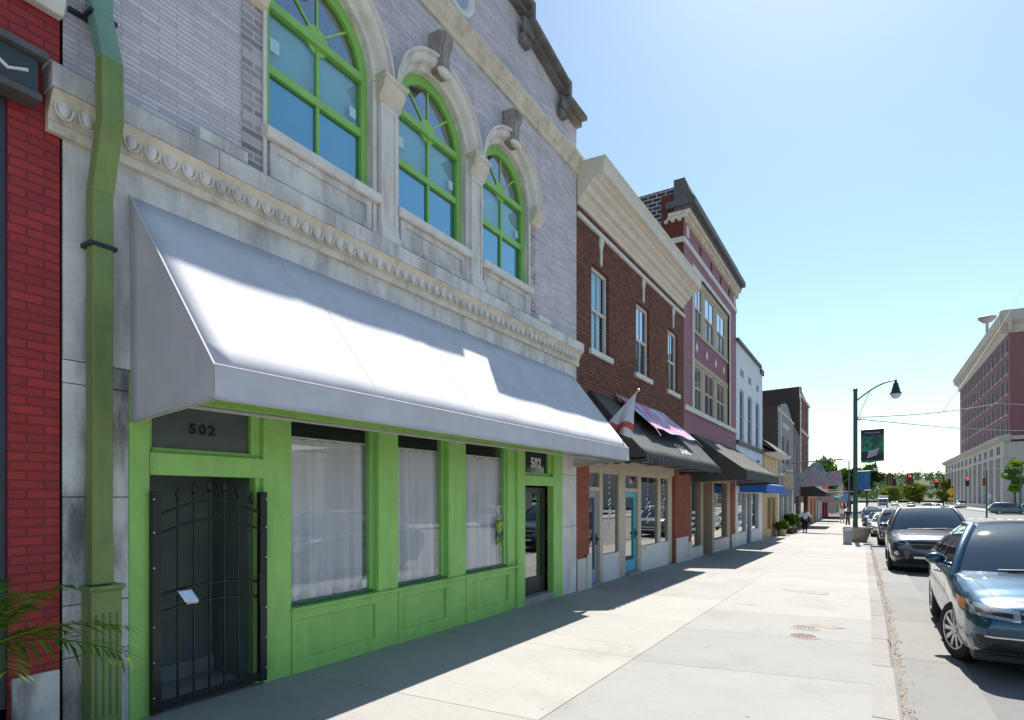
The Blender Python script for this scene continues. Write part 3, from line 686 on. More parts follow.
for a,c in ((12.60,13.60),(15.26,16.72),(17.0,17.74)):
    m=MB(); m.quad((W+X-.02,a,.50),(W+X-.02,c,.50),(W+X-.02,c,2.40),(W+X-.02,a,2.40)); w=m.build('shop_window',mirror_glass,b2)
    m=MB(); rr=random.Random(int(a*10))
    u=a+(c-a)*.42
    for k in range(7):                             # illegible slanted white window lettering
        z=1.72-k*.10+rr.uniform(-.02,.02); l=rr.uniform(.10,.26); u0=u+rr.uniform(-.12,.14)
        m.add([(W+X-.016,u0,z),(W+X-.016,u0+l,z+.07),(W+X-.016,u0+l,z+.115),(W+X-.016,u0,z+.045)],[(0,1,2,3)])
    for k in range(4): z=2.3-k*.13; m.quad((W+X-.016,u+.05,z),(W+X-.016,u+.11,z),(W+X-.016,u+.11,z+.06),(W+X-.016,u+.05,z+.06))
    split(m,'window_lettering',white_paint,w,norm=False)
for nm,a,c,dm in (('shop_door',11.70,12.42,plain('lavender door paint',(.36,.36,.50),.45)),('shop_door',14.09,15.0,plain('sky blue door paint',(.08,.52,.68),.4))):
    m=MB(); x=X-.04
    for e0,e1,z0,z1 in ((a,a+.11,-.1,1.975),(c-.13,c,-.1,1.975),(a+.11,c-.13,1.84,1.975),(a+.11,c-.13,-.1,.20)): m.fb(e0,e1,z0,z1,x-.05,x)
    d=m.build(nm,dm,b2,bevel=.004); d['label']='lavender glazed door' if a<12 else 'sky blue glazed door'
    m=MB(); m.quad((W+x-.03,a+.11,.2),(W+x-.03,c-.13,.2),(W+x-.03,c-.13,1.84),(W+x-.03,a+.11,1.84)); m.build('glass',mirror_glass,d)
    m=MB(); m.ball((W+x+.05,c-.07,.88),(.03,.03,.03)); m.fb(c-.10,c-.04,.75,1.0,x,x+.015); m.build('handle',black_metal,d)
    m=MB(); m.quad((W+X-.02,a,2.08),(W+X-.02,c,2.08),(W+X-.02,c,2.40),(W+X-.02,a,2.40)); m.build('transom_window',mirror_glass,b2)
    m=MB(); m.fb(a,c,-.4,-.095,-.15,.0); m.build('door_step',concrete_step,b2)
text('transom_number','506',.16,(W+X-.015,14.56,2.25),(0,1,0),(0,0,1),white_paint,b2,.002,.004)

def awning(name,label,u0,u1,zt,zf,zb,proj,mat,scallop=0,sag=.03,wallb=None,seams=0,group=None):
    a=thing('awning',label,'awning',(W,(u0+u1)/2,zb),group=group)
    m=MB(); xt,xf=W+.03,W+proj; wb=zb+.02 if wallb is None else wallb
    m.grid(lambda s,t:(xt+(xf-xt)*t,u0+(u1-u0)*s,zt+(zf-zt)*t-sag*math.sin(PI*t)*(1.2-.6*math.cos(s*2*PI*4))),40,8)
    thick(m.build('canopy',mat,a,smooth=180))
    for u in (u0,u1):
        m=MB(); m.poly([(xt,u,zt-.004),(xf,u,zf-.004),(xf,u,zb+.10 if scallop else zb),(xt,u,wb+.10 if scallop else wb)]); m.build('end_panel',mat,a)
    if not scallop: m=MB(); m.grid(lambda s,t:(xf+.006+.006*t,u0+(u1-u0)*s,zf+(zb-zf)*t),20,2); m.build('valance',mat,a,norm=False)
    if scallop:
        v=MB(); n=int((u1-u0)/scallop)*8
        for k in range(n):
            q0,q1=k/n,(k+1)/n; f=lambda q:zb+.055*(1-abs(math.sin(q*n/8*PI)))
            v.quad((xf+.012+.012*math.sin(q0*n*.9),u0+(u1-u0)*q0,zf),(xf+.012+.012*math.sin(q1*n*.9),u0+(u1-u0)*q1,zf),(xf+.03+.02*math.sin(q1*n*.9),u0+(u1-u0)*q1,f(q1)),(xf+.03+.02*math.sin(q0*n*.9),u0+(u1-u0)*q0,f(q0)))
        for u in (u0,u1):
            for k in range(40):
                q0,q1=k/40,(k+1)/40; f=lambda q:zb+.055*(1-abs(math.sin(q*5*PI)))
                v.quad((xt+(xf-xt)*q0,u,zb+.13),(xt+(xf-xt)*q1,u,zb+.13),(xt+(xf-xt)*q1,u,f(q1)),(xt+(xf-xt)*q0,u,f(q0)))
        v.build('valance',mat,a,norm=False)
    m=MB(); m.tube([(xf-.03,u0+.02,zb+.12),(xf-.03,u1-.02,zb+.12)],.013,6)
    for k in range(5):
        u=u0+.02+(u1-u0-.04)*k/4; m.tube([(xt+.02,u,wb+.12),(xf-.03,u,zb+.12)],.013,6)
    m.build('frame',awn_bar,a)
    if seams:
        q=MB()
        for k in range(1,seams):
            t=k/seams; x=xt+(xf-xt)*t; top=zt+(zf-zt)*t-.02; q.tube([(x,u0-.004,wb+.1),(x,u0-.004,top)],.012,4)
        q.build('side_rib',mat,a)
    return a
AW2=awning('awning','black scalloped awning carrying a pink banner and white numerals under the sash windows',11.56,18.5,4.17,2.74,2.54,1.28,awning_black,.30)
text('awning_numerals','506',.52,(W+.96,15.55,3.10),(0,1,0),(1.25,0,-1.43*1.0) if False else (-1.25,0,1.43),white_paint,AW2,.004,.006,1.1)
# banner over the awning
n=NT('pink floral banner'); co=n.obj(); f=n.noise(co,1.5,5,.62,1.2)
x=n.n('ShaderNodeValToRGB'); e=x.color_ramp.elements; e[0].position=.36; e[0].color=(.42,.05,.14,1); e[1].position=.66; e[1].color=(.62,.55,.72,1)
e.new(.47).color=(.66,.22,.36,1); e.new(.53).color=(.34,.36,.66,1); e.new(.58).color=(.55,.62,.80,1); n.l(f,x.inputs['Fac']); n.pbsdf(x.outputs[0],.45)
bn=thing('banner','pink and blue printed banner tied across the black scalloped awning','banner',(W+.5,14.6,3.7))
def bf(s,t):
    d=.08+.86*t; return (W+d,13.0+3.7*s+.30*t,4.24-.70*t+.05+.02*math.sin(s*14)*t-.13*t)
m=MB(); m.grid(bf,30,8); o=m.build('cloth',n.m,bn,smooth=180,norm=False)
m=MB()
for s,t in ((0,1),(1,1),(.0,0),(1,0)):
    p=Vector(bf(s,t)); m.tube([p,p+Vector((.16,.12 if s else -.12,-.2))],.006,4)
split(m,'cord',white_paint,bn)
# flag on a slanted pole
fl=thing('flag','faded white and red flag drooping from a slanted pole between the grey and black awnings','flag',(W,11.4,3.5))
p0=Vector((W+.02,11.45,2.95)); p1=Vector((W+1.12,11.6,4.06))
m=MB(); m.tube([p0,p1],.014,8); m.build('pole',plain('pale wooden pole',(.6,.5,.34),.5),fl); m=MB(); m.ball(p1,.035,10,6); m.build('finial',plain('gilt finial',(.7,.5,.15),.3,.6),fl,smooth=60)
n=NT('flag cloth'); co=n.obj(); sx=n.n('ShaderNodeSeparateXYZ'); n.l(co,sx.inputs[0])
d=n.math('MULTIPLY',n.math('ADD',n.math('MULTIPLY',sx.outputs[1],.8),n.math('MULTIPLY',sx.outputs[2],1.0)),2.3); st=n.math('GREATER_THAN',n.math('FRACT',d),.62)
c=n.mix(st,(.62,.60,.62),(.46,.09,.09)); lowz=n.math('GREATER_THAN',sx.outputs[2],-.08); n.pbsdf(n.mix(lowz,c,(.55,.56,.62)),.8)
def ff(s,t):
    p=p0.lerp(p1,.40+.57*s); drop=t*(.10+.86*s)
    return (p.x+.03*math.sin(t*5+s*4)*t-.12*t*s,p.y-.02-.10*t*math.sin(s*9+1)-.05*t,p.z-drop)
m=MB(); m.grid(ff,16,12); m.build('cloth',n.m,fl,smooth=180,norm=False)

# ================================================================== building 3: mauve painted brick
b3=thing('commercial_building','tall mauve painted brick building with cream framed window bays and a dark metal cornice','building',(W,23.5,0))
A,Z=19.14,27.88
m=MB(); wall(m,A,Z,2.75,12.0,[dict(u0=20.35,u1=26.35,v0=4.92,v1=9.72,rev=.16)]+[dict(u0=u,u1=u+.32,v0=10.55,v1=10.86,rev=.1) for u in (21.2,22.9,24.5,26.1)]); m.build('brick_wall',mauve_brick,b3,norm=False)
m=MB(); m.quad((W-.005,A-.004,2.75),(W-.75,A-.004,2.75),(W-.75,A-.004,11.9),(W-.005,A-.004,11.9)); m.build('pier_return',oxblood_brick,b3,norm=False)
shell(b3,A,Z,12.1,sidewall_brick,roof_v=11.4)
m=MB(); m.fb(A-.05,Z+.02,11.02,11.12,-.55,.12); m.fb(A-.08,Z+.04,11.12,11.24,-.5,.22)
for k in range(34): u=A+.1+k*.26; m.fb(u,u+.13,10.90,11.02,0,.10)
for k in range(3): m.box(W-.62+k*.22,W-.50+k*.22,A-.10,A-.004,10.92,11.02)
m.build('dentil_band',lime_warm,b3,bevel=.005)
m=MB(); pr=[(-.30,11.24),(.24,11.24),(.26,11.40),(.34,11.50),(.36,11.62),(.30,11.70),(.20,11.9),(.06,12.28),(-.30,12.28)]
m.prism_y([(W+d,v) for d,v in pr],A-.10,Z+.06); m.fb(A-.16,Z+.1,11.36,11.58,-.55,.40); m.build('metal_cornice',dark_metal,b3,bevel=.012)
m=MB(); m.fb(A-.02,Z,10.22,10.40,-.003,.05); m.box(W-.74,W+.0,A-.05,A-.005,10.22,10.40); m.fb(A,Z,4.72,4.90,0,.08); m.fb(19.45,19.72,10.52,10.88,0,.03); m.fb(27.3,27.6,10.52,10.88,0,.03); split(m,'trim_band',bone,b3,bevel=.006)
m=MB()
for e0,e1,z0,z1 in ((20.20,20.35,4.90,9.87),(26.35,26.50,4.90,9.87),(20.35,26.35,9.72,9.87)): m.fb(e0,e1,z0,z1,-.1,.04)
m.build('bay_surround',bone,b3,bevel=.006)
m=MB(); m.fb(20.35,26.35,6.74,7.62,-.15,-.06); m.build('spandrel',plain('maroon spandrel',(.24,.06,.09),.6),b3)
m=MB()
for u in (21.0,22.5,24.0,25.5): m.prism_x([(u,7.0),(u+.13,7.18),(u,7.36),(u-.13,7.18)],W-.06,W-.03)
split(m,'diamond',white_paint,b3)
m=MB(); m.fb(20.35,26.35,7.62,7.74,-.15,-.02); m.fb(20.35,26.35,6.58,6.74,-.15,-.04); m.fb(20.35,26.35,9.46,9.72,-.15,-.05)
for u in (20.35,21.85,23.85,25.85): 
    w_=.5 if u in(20.35,25.85) else .45
    m.fb(u,u+w_,7.74,9.46,-.15,-.06); m.fb(u,u+w_,4.92,6.58,-.15,-.06)
split(m,'bay_frame',tan,b3,bevel=.006)
for z0,z1 in ((7.74,9.46),(4.92,6.58)):
    for a,c in ((20.85,21.85),(22.3,23.85),(24.3,25.85)):
        w=sash_window(b3,a,c,z0,z1,W-.10,cream,clear_sash,far_glass,False,.07)
        if z0<5:
            q=MB(); q.fb(a+.02,c-.02,z0,z1,-.145,-.135); q.build('curtain',surf('drawn tan curtain %d'%int(a*10),(.42,.36,.30),.9,.15,3),w)
m=MB(); m.quad((W-.09,21.2,10.55),(W-.09,26.5,10.55),(W-.09,26.5,10.86),(W-.09,21.2,10.86)); m.build('vent',dark_in,b3)
m=MB(); m.fb(A+.002,20.05,-.6,2.748,-.3,.0); m.fb(26.8,27.6,-.8,2.748,-.3,.0); split(m,'brick_pier',pier_brick,b3)
m=MB(); m.fb(19.65,20.07,-.6,.35,0,.05); m.fb(20.1,21.75,-.6,.1,-.25,0); m.fb(23.5,26.4,-.7,.15,-.25,0); m.fb(26.8,27.62,-.9,.2,0,.05); m.fb(27.66,27.87,-.9,2.748,-.3,.02); split(m,'pier_base',bone,b3,bevel=.01)
m=MB()
for a,c in ((20.06,20.25),(21.55,21.9),(23.3,23.65),(26.1,26.8)): m.fb(a,c,-.6,2.5,-.25,-.03)
m.fb(20.05,27.6,2.44,2.74,-.25,-.02); m.box(W-1.6,W-.25,23.3,23.36,-.6,2.5); m.box(W-1.6,W-.25,21.84,21.9,-.6,2.5); m.box(W-1.65,W-1.6,21.9,23.3,-.6,2.5); m.build('storefront_frame',tan,b3,bevel=.006)
for a,c in ((20.25,21.55),(23.65,26.1)):
    m=MB(); m.quad((W-.15,a,.1),(W-.15,c,.1),(W-.15,c,2.44),(W-.15,a,2.44)); w=m.build('shop_window',mirror_glass,b3)
    m=MB(); rr=random.Random(int(a))
    for k in range(5): z=1.25-k*.2; u0=a+.35+rr.uniform(0,.2); m.quad((W-.146,u0,z),(W-.146,u0+rr.uniform(.2,.5),z),(W-.146,u0+.4,z+.1),(W-.146,u0,z+.1))
    split(m,'window_lettering',white_paint,w,norm=False)
awning('awning','plain charcoal awning with ribbed side below the mauve bay windows',19.95,27.8,4.02,2.72,2.42,1.80,fabric('faded charcoal canvas',(.075,.072,.066),.75),0,.05,2.35,12)

# ================================================================== building 4: white painted brick
b4=thing('commercial_building','white painted brick building with three tall narrow upper windows beside the mauve building','building',(W,31.7,0))
A,Z=27.90,35.5
w4=[(28.75,29.85),(30.85,32.15),(33.2,34.5)]
m=MB(); wall(m,A,Z,2.3,9.0,[dict(u0=a,u1=c,v0=4.52,v1=6.95) for a,c in w4]+[dict(u0=u,u1=u+.9,v0=7.55,v1=7.92,rev=.2) for u in (28.9,31.0,33.4)],rev=.15); m.build('brick_wall',white_brick,b4,norm=False)
shell(b4,A,Z,8.9,white_brick)
m=MB(); m.fb(A-.02,34.6,8.98,9.12,-.3,.12); m.fb(34.6,Z+.02,8.70,8.98,.001,.10); m.build('parapet_coping',dark_metal,b4,bevel=.01)
for a,c in w4: sash_window(b4,a,c,4.52,6.95,W-.10,plain('blue grey sash %d'%int(a),(.30,.33,.42),.5),far_glass,far_glass,False,.09)
m=MB(); m.quad((W-.18,28.9,7.55),(W-.18,34.3,7.55),(W-.18,34.3,7.92),(W-.18,28.9,7.92)); m.build('vent',dark_in,b4)
m=MB(); m.fb(A,Z,4.28,4.46,0,.12); m.build('ledge',dark_metal,b4); m=MB(); [m.fb(u,u+.7,3.75,3.84,0,.05) for u in (28.6,33.6)]; split(m,'light_bracket',black_metal,b4)
m=MB()
for a,c in ((27.92,28.4),(30.4,30.6),(31.9,32.1),(34.2,35.48)): m.fb(a,c,-.8,2.3,-.2,0)
m.fb(28.4,34.2,2.05,2.3,-.2,0); m.fb(28.4,30.4,-.8,.15,-.2,-.02); m.fb(32.1,34.2,-.8,.15,-.2,-.02); split(m,'storefront_frame',white_paint,b4,bevel=.006)
m=MB(); m.fb(30.62,31.88,-.8,.35,-.18,-.1); m.build('blue_panel',plain('navy panel',(.02,.04,.16),.5),b4)
for a,c,z in ((28.4,30.4,.15),(30.6,31.9,.35),(32.1,34.2,.15)):
    m=MB(); m.quad((W-.1,a,z),(W-.1,c,z),(W-.1,c,2.05),(W-.1,a,2.05)); m.build('shop_window',mirror_glass,b4)
awning('awning','small bright blue awning on the white building',28.5,35.4,2.75,2.42,2.06,1.2,awning_blue,0,.01)

# ================================================================== building 5: low shop with tiled pent roof
b5=thing('commercial_building','low one-storey shop with a pale edged pent roof and gold panels','building',(W,38.8,0))
A,Z=35.52,41.98
m=MB(); wall(m,A,Z,2.0,4.7,[],W); m.build('brick_wall',tan,b5,norm=False); shell(b5,A,Z,4.9,brown_brick,roof_v=4.85)
m=MB(); m.add([(W,A+.1,5.15),(W,Z-.1,5.15),(W+.75,Z-.1,4.45),(W+.75,A+.1,4.45)],[(0,1,2,3)]); o=m.build('pent_roof',surf('brown roof tile',(.13,.11,.10),.8,.2,6,bump=.4,bscale=20),b5); 
m=MB(); m.tube([(W+.76,A+.1,4.44),(W+.76,Z-.1,4.44)],.06,6); m.fb(A+.1,Z-.1,4.30,4.40,.02,.70); m.build('eave_trim',bone,b5)
m=MB(); m.fb(A+.3,Z-.5,3.15,4.2,0,.06); m.build('sign_panel',surf('pale gold panel',(.6,.47,.25),.55,.05,3),b5)
m=MB(); [m.fb(u,u+.04,3.15,4.2,.06,.075) for u in (37.2,38.7,40.2)]; split(m,'panel_seam',tan,b5)
m=MB()
for a,c in ((A,37.4),(38.9,39.2),(40.8,Z)): m.fb(a,c,-1,2.0,-.2,0)
m.fb(37.4,40.8,1.8,2.0,-.2,0); m.fb(37.4,38.9,-1,-.1,-.2,-.03); m.build('storefront_frame',surf('ochre paint',(.50,.35,.16),.6,.08,3),b5)
m=MB(); m.quad((W-.15,37.4,-.6),(W-.15,40.8,-.6),(W-.15,40.8,1.8),(W-.15,37.4,1.8)); m.build('shop_window',mirror_glass,b5)

# ================================================================== building 6: grey brick with stepped gable
b6=thing('commercial_building','grey brick building with a stepped gable parapet and dark side wall','building',(W,46.5,0))
A,Z=42.0,51.0
m=MB(); wall(m,A,Z,2.4,[(A,7.95),(43.2,7.95),(43.2,8.15),(46.0,8.62),(47.2,8.62),(50.0,7.9),(50,7.6),(Z,7.6)],[dict(u0=44.0,u1=45.4,v0=4.2,v1=6.1),dict(u0=46.6,u1=48.2,v0=4.2,v1=6.1)],rev=.15); m.build('brick_wall',grey_brick,b6,norm=False)
shell(b6,A,Z,7.9,brown_brick)
for a,c in ((44.0,45.4),(46.6,48.2)): sash_window(b6,a,c,4.2,6.1,W-.1,plain('slate sash %d'%int(a),(.25,.28,.33),.5),far_glass,far_glass,False,.1)
m=MB(); m.fb(A,Z,3.3,3.45,0,.15); m.fb(A,Z,8.6-1.0,7.7,0,.1); m.fb(43.4,43.65,3.5,7.6,0,.02); split(m,'trim_band',lime,b6)
m=MB()
for k,u in enumerate((44.6,45.5,46.4,47.3)): m.fb(u,u+.5,6.75+.05*k%.1,7.1,.0,.03)
split(m,'stone_block',lime_pale,b6)
m=MB()
for a,c in ((A,42.6),(44.8,45.1),(47.4,47.8),(50.3,Z)): m.fb(a,c,-1.2,2.4,-.2,0)
split(m,'storefront_frame',bone,b6)
m=MB(); m.quad((W-.15,42.6,-1),(W-.15,50.3,-1),(W-.15,50.3,2.4),(W-.15,42.6,2.4)); m.build('shop_window',mirror_glass,b6)
m=MB(); m.fb(42.6,50.3,1.9,2.4,-.1,.02); m.build('fascia',plain('slate blue fascia',(.12,.15,.22),.6),b6)

b7=thing('commercial_building','lower brown brick link building between the gabled and the tall dark building','building',(W,53.6,0))
m=MB(); wall(m,51.02,56.25,-1.2,[(51.02,7.6),(56.25,7.1)],[dict(u0=52.3,u1=53.6,v0=4.0,v1=6.0),dict(u0=52,u1=55.4,v0=-1,v1=1.9)],rev=.15); m.build('brick_wall',brick('taupe brick',(.21,.17,.165),(.18,.145,.14),(.2,.17,.16)),b7,norm=False); shell(b7,51.02,56.25,7.1,brown_brick)
sash_window(b7,52.3,53.6,4.0,6.0,W-.1,bone,far_glass,far_glass,False,.12)
m=MB(); m.quad((W-.14,52,-1),(W-.14,55.4,-1),(W-.14,55.4,1.9),(W-.14,52,1.9)); m.build('shop_window',mirror_glass,b7)

b8=thing('commercial_building','tall dark brick building with white quoins and red brick front bays','building',(W,60.2,0))
A,Z=56.27,64.2
m=MB(); wall(m,A,Z,-1.4,[(A,11.6),(58.0,11.6),(58,11.3),(Z,11.0)],[dict(u0=u,u1=u+1.3,v0=v,v1=v+2.2) for u in (58.0,61.0) for v in (4.6,8.2)]+[dict(u0=57,u1=63.5,v0=-1.2,v1=2.0)],rev=.2); m.build('brick_wall',brick('plum red brick',(.26,.09,.07),(.22,.08,.065),(.25,.18,.16)),b8,norm=False)
m=MB(); m.quad((W-.02,A,-1.4),(-24,A,-1.4),(-24,A,10.9),(W-.02,A,11.5)); m.quad((W-.02,Z,-1.4),(-24,Z,-1.4),(-24,Z,10.9),(W-.02,Z,10.9)); m.quad((-24,A,-1.4),(-24,Z,-1.4),(-24,Z,10.9),(-24,A,10.9)); m.build('side_wall',brown_brick,b8,norm=False)
m=MB(); m.quad((W,A,10.5),(W,Z,10.5),(-24,Z,10.5),(-24,A,10.5)); m.build('roof',dark_metal,b8)
m=MB()
for k in range(22): 
    w_=.7 if k%2 else .45
    m.fb(A,A+w_,3.0+k*.36,3.34+k*.36,0,.05); m.fb(Z-w_,Z,3.0+k*.36,3.34+k*.36,0,.05)
m.fb(A,Z,7.6,7.8,.051,.12); m.fb(A,Z,10.6,10.75,.051,.2); split(m,'quoin',bone,b8)
for u in (58.0,61.0):
    for v in (4.6,8.2): sash_window(b8,u,u+1.3,v,v+2.2,W-.12,bone,far_glass,far_glass,False,.12)
m=MB(); m.quad((W-.18,57,-1.2),(W-.18,63.5,-1.2),(W-.18,63.5,2),(W-.18,57,2)); m.build('shop_window',mirror_glass,b8)
awning('awning','black awning on the tall dark brick building behind the hanging sign',57.0,63.8,3.5,2.2,1.9,2.0,fabric('soft black canvas',(.05,.045,.05),.7),0,.02)

def low_shop(label,A,Z,v,mat,acc,openings,back=-20):
    b=thing('commercial_building',label,'building',(W,(A+Z)/2,-.9))
    m=MB(); wall(m,A,Z,-1.6,v,[dict(u0=a,u1=c,v0=-1.3,v1=1.7,rev=.3) for a,c in openings]); m.build('brick_wall',mat,b,norm=False)
    q=MB(); 
    for u in (A,Z): q.quad((W-.02,u,-1.6),(back,u,-1.6),(back,u,v-.1),(W-.02,u,v-.1))
    q.quad((back,A,-1.6),(back,Z,-1.6),(back,Z,v-.1),(back,A,v-.1)); q.quad((W,A,v-.4),(W,Z,v-.4),(back,Z,v-.4),(back,A,v-.4)); q.build('side_wall',mat,b,norm=False)
    m=MB(); [m.quad((W-.25,a,-1.3),(W-.25,c,-1.3),(W-.25,c,1.7),(W-.25,a,1.7)) for a,c in openings]; m.build('shop_window',mirror_glass,b)
    m=MB(); m.fb(A,Z,v-.05,v+.1,-.3,.12); m.fb(A+.2,Z-.2,2.0,2.5,0,.06); m.build('trim_band',acc,b)
    return b
low_shop('low terracotta fronted shop past the black awning',64.25,74,4.6,surf('terracotta paint',(.50,.24,.14),.7,.1,1),bone,[(66.5,69),(70.5,73)])
low_shop('pale stone one-storey shop under the green awning',74.05,83,5.0,lime_pale,bone,[(75,77.5),(79,82)])
low_shop('red fronted one-storey shop at the end of the row',83.05,97,4.4,plain('red shop paint',(.45,.06,.07),.6),white_paint,[(84.5,88),(89.5,93)])
awning('awning','green pointed awning further down the pavement',74.5,79,2.6,1.75,1.55,2.2,awning_green,0,.0)
awning('awning','long pink and white awning over the red fronted shop',83.5,96,2.0,1.55,1.1,2.4,fabric('pink canvas',(.60,.25,.26),.7),0,.0)

low_shop('cream low building past the cross street on the shop side',122,152,4.8,surf('far cream wall',(.55,.48,.38),.8,.1,1),bone,[(124,130),(134,142)])
low_shop('red brick low building furthest along the shop side',152.1,205,6.0,rust_brick,bone,[(155,165),(170,190)])
# hanging sign across the pavement
hs=thing('hanging_sign','large weathered painted sign hung from a horizontal pole over the pavement','sign',(W,50,3))
n=NT('weathered sign paint'); co=n.obj(); f=n.noise(co,1.1,6,.7,.8)
x=n.n('ShaderNodeValToRGB'); e=x.color_ramp.elements; e[0].position=.34; e[0].color=(.06,.12,.26,1); e[1].position=.66; e[1].color=(.40,.26,.30,1)
e.new(.44).color=(.14,.25,.32,1); e.new(.5).color=(.36,.32,.36,1); e.new(.58).color=(.28,.17,.24,1); n.l(f,x.inputs['Fac'])
n.pbsdf(n.mix(n.ramp(n.noise(co,7,4),.45,.7),x.outputs[0],(.40,.36,.40)),.7)
m=MB(); ol=[(W+.15,2.62),(W+3.35,2.72),(W+3.45,3.1),(W+3.35,3.85),(W+2.35,3.75),(W+2.15,4.15),(W+1.9,4.5),(W+1.5,4.5),(W+1.15,4.15),(W+.75,3.75),(W+.1,3.62)]
m.prism_y(ol,49.9,50.05); m.build('board',n.m,hs)
m=MB(); m.tube([(W,50,4.5),(W+3.5,50,4.68)],.05,8); m.tube([(W+.3,50,4.5),(W+.3,50,3.6)],.015,5); m.tube([(W+3.2,50,4.65),(W+3.2,50,3.8)],.015,5); m.build('pole',dark_metal,hs)
for (x_,y_,z_,w_,c_,l_) in ((W+1.2,70,1.9,1.6,(.42,.32,.30),'brown painted sign hanging beyond the large weathered sign'),(W+2.9,76,1.75,1.3,(.18,.36,.62),'blue diamond-shaped hanging sign down the pavement'),(W+.36,44.6,2.95,.62,(.6,.5,.34),'small cream projecting sign on the gabled grey building')):
    s=thing('projecting_sign',l_,'sign',(x_,y_,z_)); m=MB()
    if c_[2]>.5: m.prism_y([(x_-w_/2,z_),(x_,z_-.55),(x_+w_/2,z_),(x_,z_+.55)],y_-.05,y_+.05)
    else: m.prism_y([(x_-w_/2,z_-.5),(x_+w_/2,z_-.5),(x_+w_/2,z_+.4),(x_,z_+.55),(x_-w_/2,z_+.4)],y_-.05,y_+.05)
    m.build('board',surf('sign paint '+l_[:8],c_,.6,.25,3),s); m=MB(); m.tube([(W,y_,z_+.7),(x_+w_/2,y_,z_+.7)],.03,6); m.tube([(x_,y_,z_+.7),(x_,y_,z_+.35)],.015,5); m.build('bracket',dark_metal,s)
# ================================================================== ground, pavement, kerb, road
def shade_mat(name,col,rough=.85,var=.1,scale=1.2,spots=(.2,.19,.17),bumps=.25,amt=.65,grain=.3):
    n=NT(name); co=n.obj(); at=n.n('ShaderNodeAttribute'); at.attribute_name='shade'
    c=n.mix(1.,col,at.outputs['Color'],'MULTIPLY')
    f=n.noise(co,scale,7,.65); c=n.mix(n.ramp(f,.3,.72),n.mix(1.,c,(1-var,)*3,'MULTIPLY'),c)
    f2=n.noise(co,.55,8,.7); c=n.mix(n.math('MULTIPLY',n.ramp(f2,.54,.72),amt),c,n.mix(1.,c,(.72,.70,.67),'MULTIPLY'))
    f3=n.noise(co,6,3,.5); c=n.mix(n.math('MULTIPLY',n.ramp(f3,.66,.72),.5),c,n.mix(1.,c,(.82,.81,.79),'MULTIPLY'))
    vo=n.n('ShaderNodeTexVoronoi'); vo.inputs['Scale'].default_value=1.7; n.l(n.mapping(co,(1,1,0)),vo.inputs['Vector'])
    gum=n.math('LESS_THAN',vo.outputs['Distance'],.038); c=n.mix(n.math('MULTIPLY',gum,.55),c,(.13,.12,.11))
    cr=n.n('ShaderNodeTexVoronoi',feature='DISTANCE_TO_EDGE'); cr.inputs['Scale'].default_value=.33; dn=n.n('ShaderNodeTexNoise'); dn.inputs['Scale'].default_value=2.2; dn.inputs['Detail'].default_value=5; n.l(co,dn.inputs['Vector']); dm=n.n('ShaderNodeVectorMath',operation='MULTIPLY_ADD'); n.l(dn.outputs['Color'],dm.inputs[0]); dm.inputs[1].default_value=(.7,.7,0); n.l(n.mapping(co,(1,1,0)),dm.inputs[2]); n.l(dm.outputs[0],cr.inputs['Vector'])
    ck=n.math('MULTIPLY',n.math('LESS_THAN',cr.outputs['Distance'],.0022),n.ramp(n.noise(co,.35,2),.55,.6)); c=n.mix(n.math('MULTIPLY',ck,.6),c,(.16,.15,.14))
    br=n.noise(n.mapping(co,(3,90,3)),1,4); gr=n.noise(co,160,2)
    g2=n.noise(co,55,3); c=n.mix(n.math('MULTIPLY',n.ramp(n.math('ADD',n.math('MULTIPLY',gr,.5),n.math('MULTIPLY',g2,.5)),.4,.62),grain),c,n.mix(1.,c,(.66,.65,.64),'MULTIPLY'))
    c=n.mix(n.math('MULTIPLY',n.ramp(br,.4,.7),.45),c,n.mix(1.,c,(.82,.82,.82),'MULTIPLY'))
    n.pbsdf(c,rough,0,.25,n.bump(n.math('ADD',br,n.math('MULTIPLY',gr,.5)),bumps,.004)); return n.m
conc=shade_mat('pavement concrete',(.37,.362,.345))
gutter=shade_mat('gutter concrete',(.27,.265,.25),amt=.6)
granite=shade_mat('granite kerb',(.36,.345,.32),bumps=.6,grain=.75)
asph=surf('pale worn asphalt',(.205,.20,.195),.88,.12,.5,(.17,.165,.16),.5,1,bump=.5,bscale=150,lo=.45,hi=.7)
joint_m=plain('dark joint',(.10,.095,.09),.95)
def strip(m,x0f,x1f,z0f,z1f,ys):
    for a,b in zip(ys,ys[1:]): m.quad((x0f(a),a,z0f(a)),(x1f(a),a,z1f(a)),(x1f(b),b,z1f(b)),(x0f(b),b,z0f(b)))
YS=[-40,-30,-10,2,5,10,14,18,25,33,43,50,65,90,120,160,200,300,420]
gm=MB(); N=40
for i in range(N):
    for j in range(N):
        pass
gy=[-900,-40,500,900,2500]; gx=[-2500,-60,120,2500]
for a,b in zip(gx,gx[1:]):
    for c,d in zip(gy,gy[1:]): gm.quad((a,c,-1.75),(b,c,-1.75),(b,d,-1.75),(a,d,-1.75))
struct('ground',gm,surf('dusty ground',(.20,.19,.15),.95,.2,.02,bump=0))
m=MB(); strip(m,lambda y:W-.35,lambda y:kerbx(y)-.03,lambda y:walk(W-.35,y)-.03,lambda y:walk(0,y)-.03,YS[:15]); struct('pavement_bed',m,joint_m,norm=False)
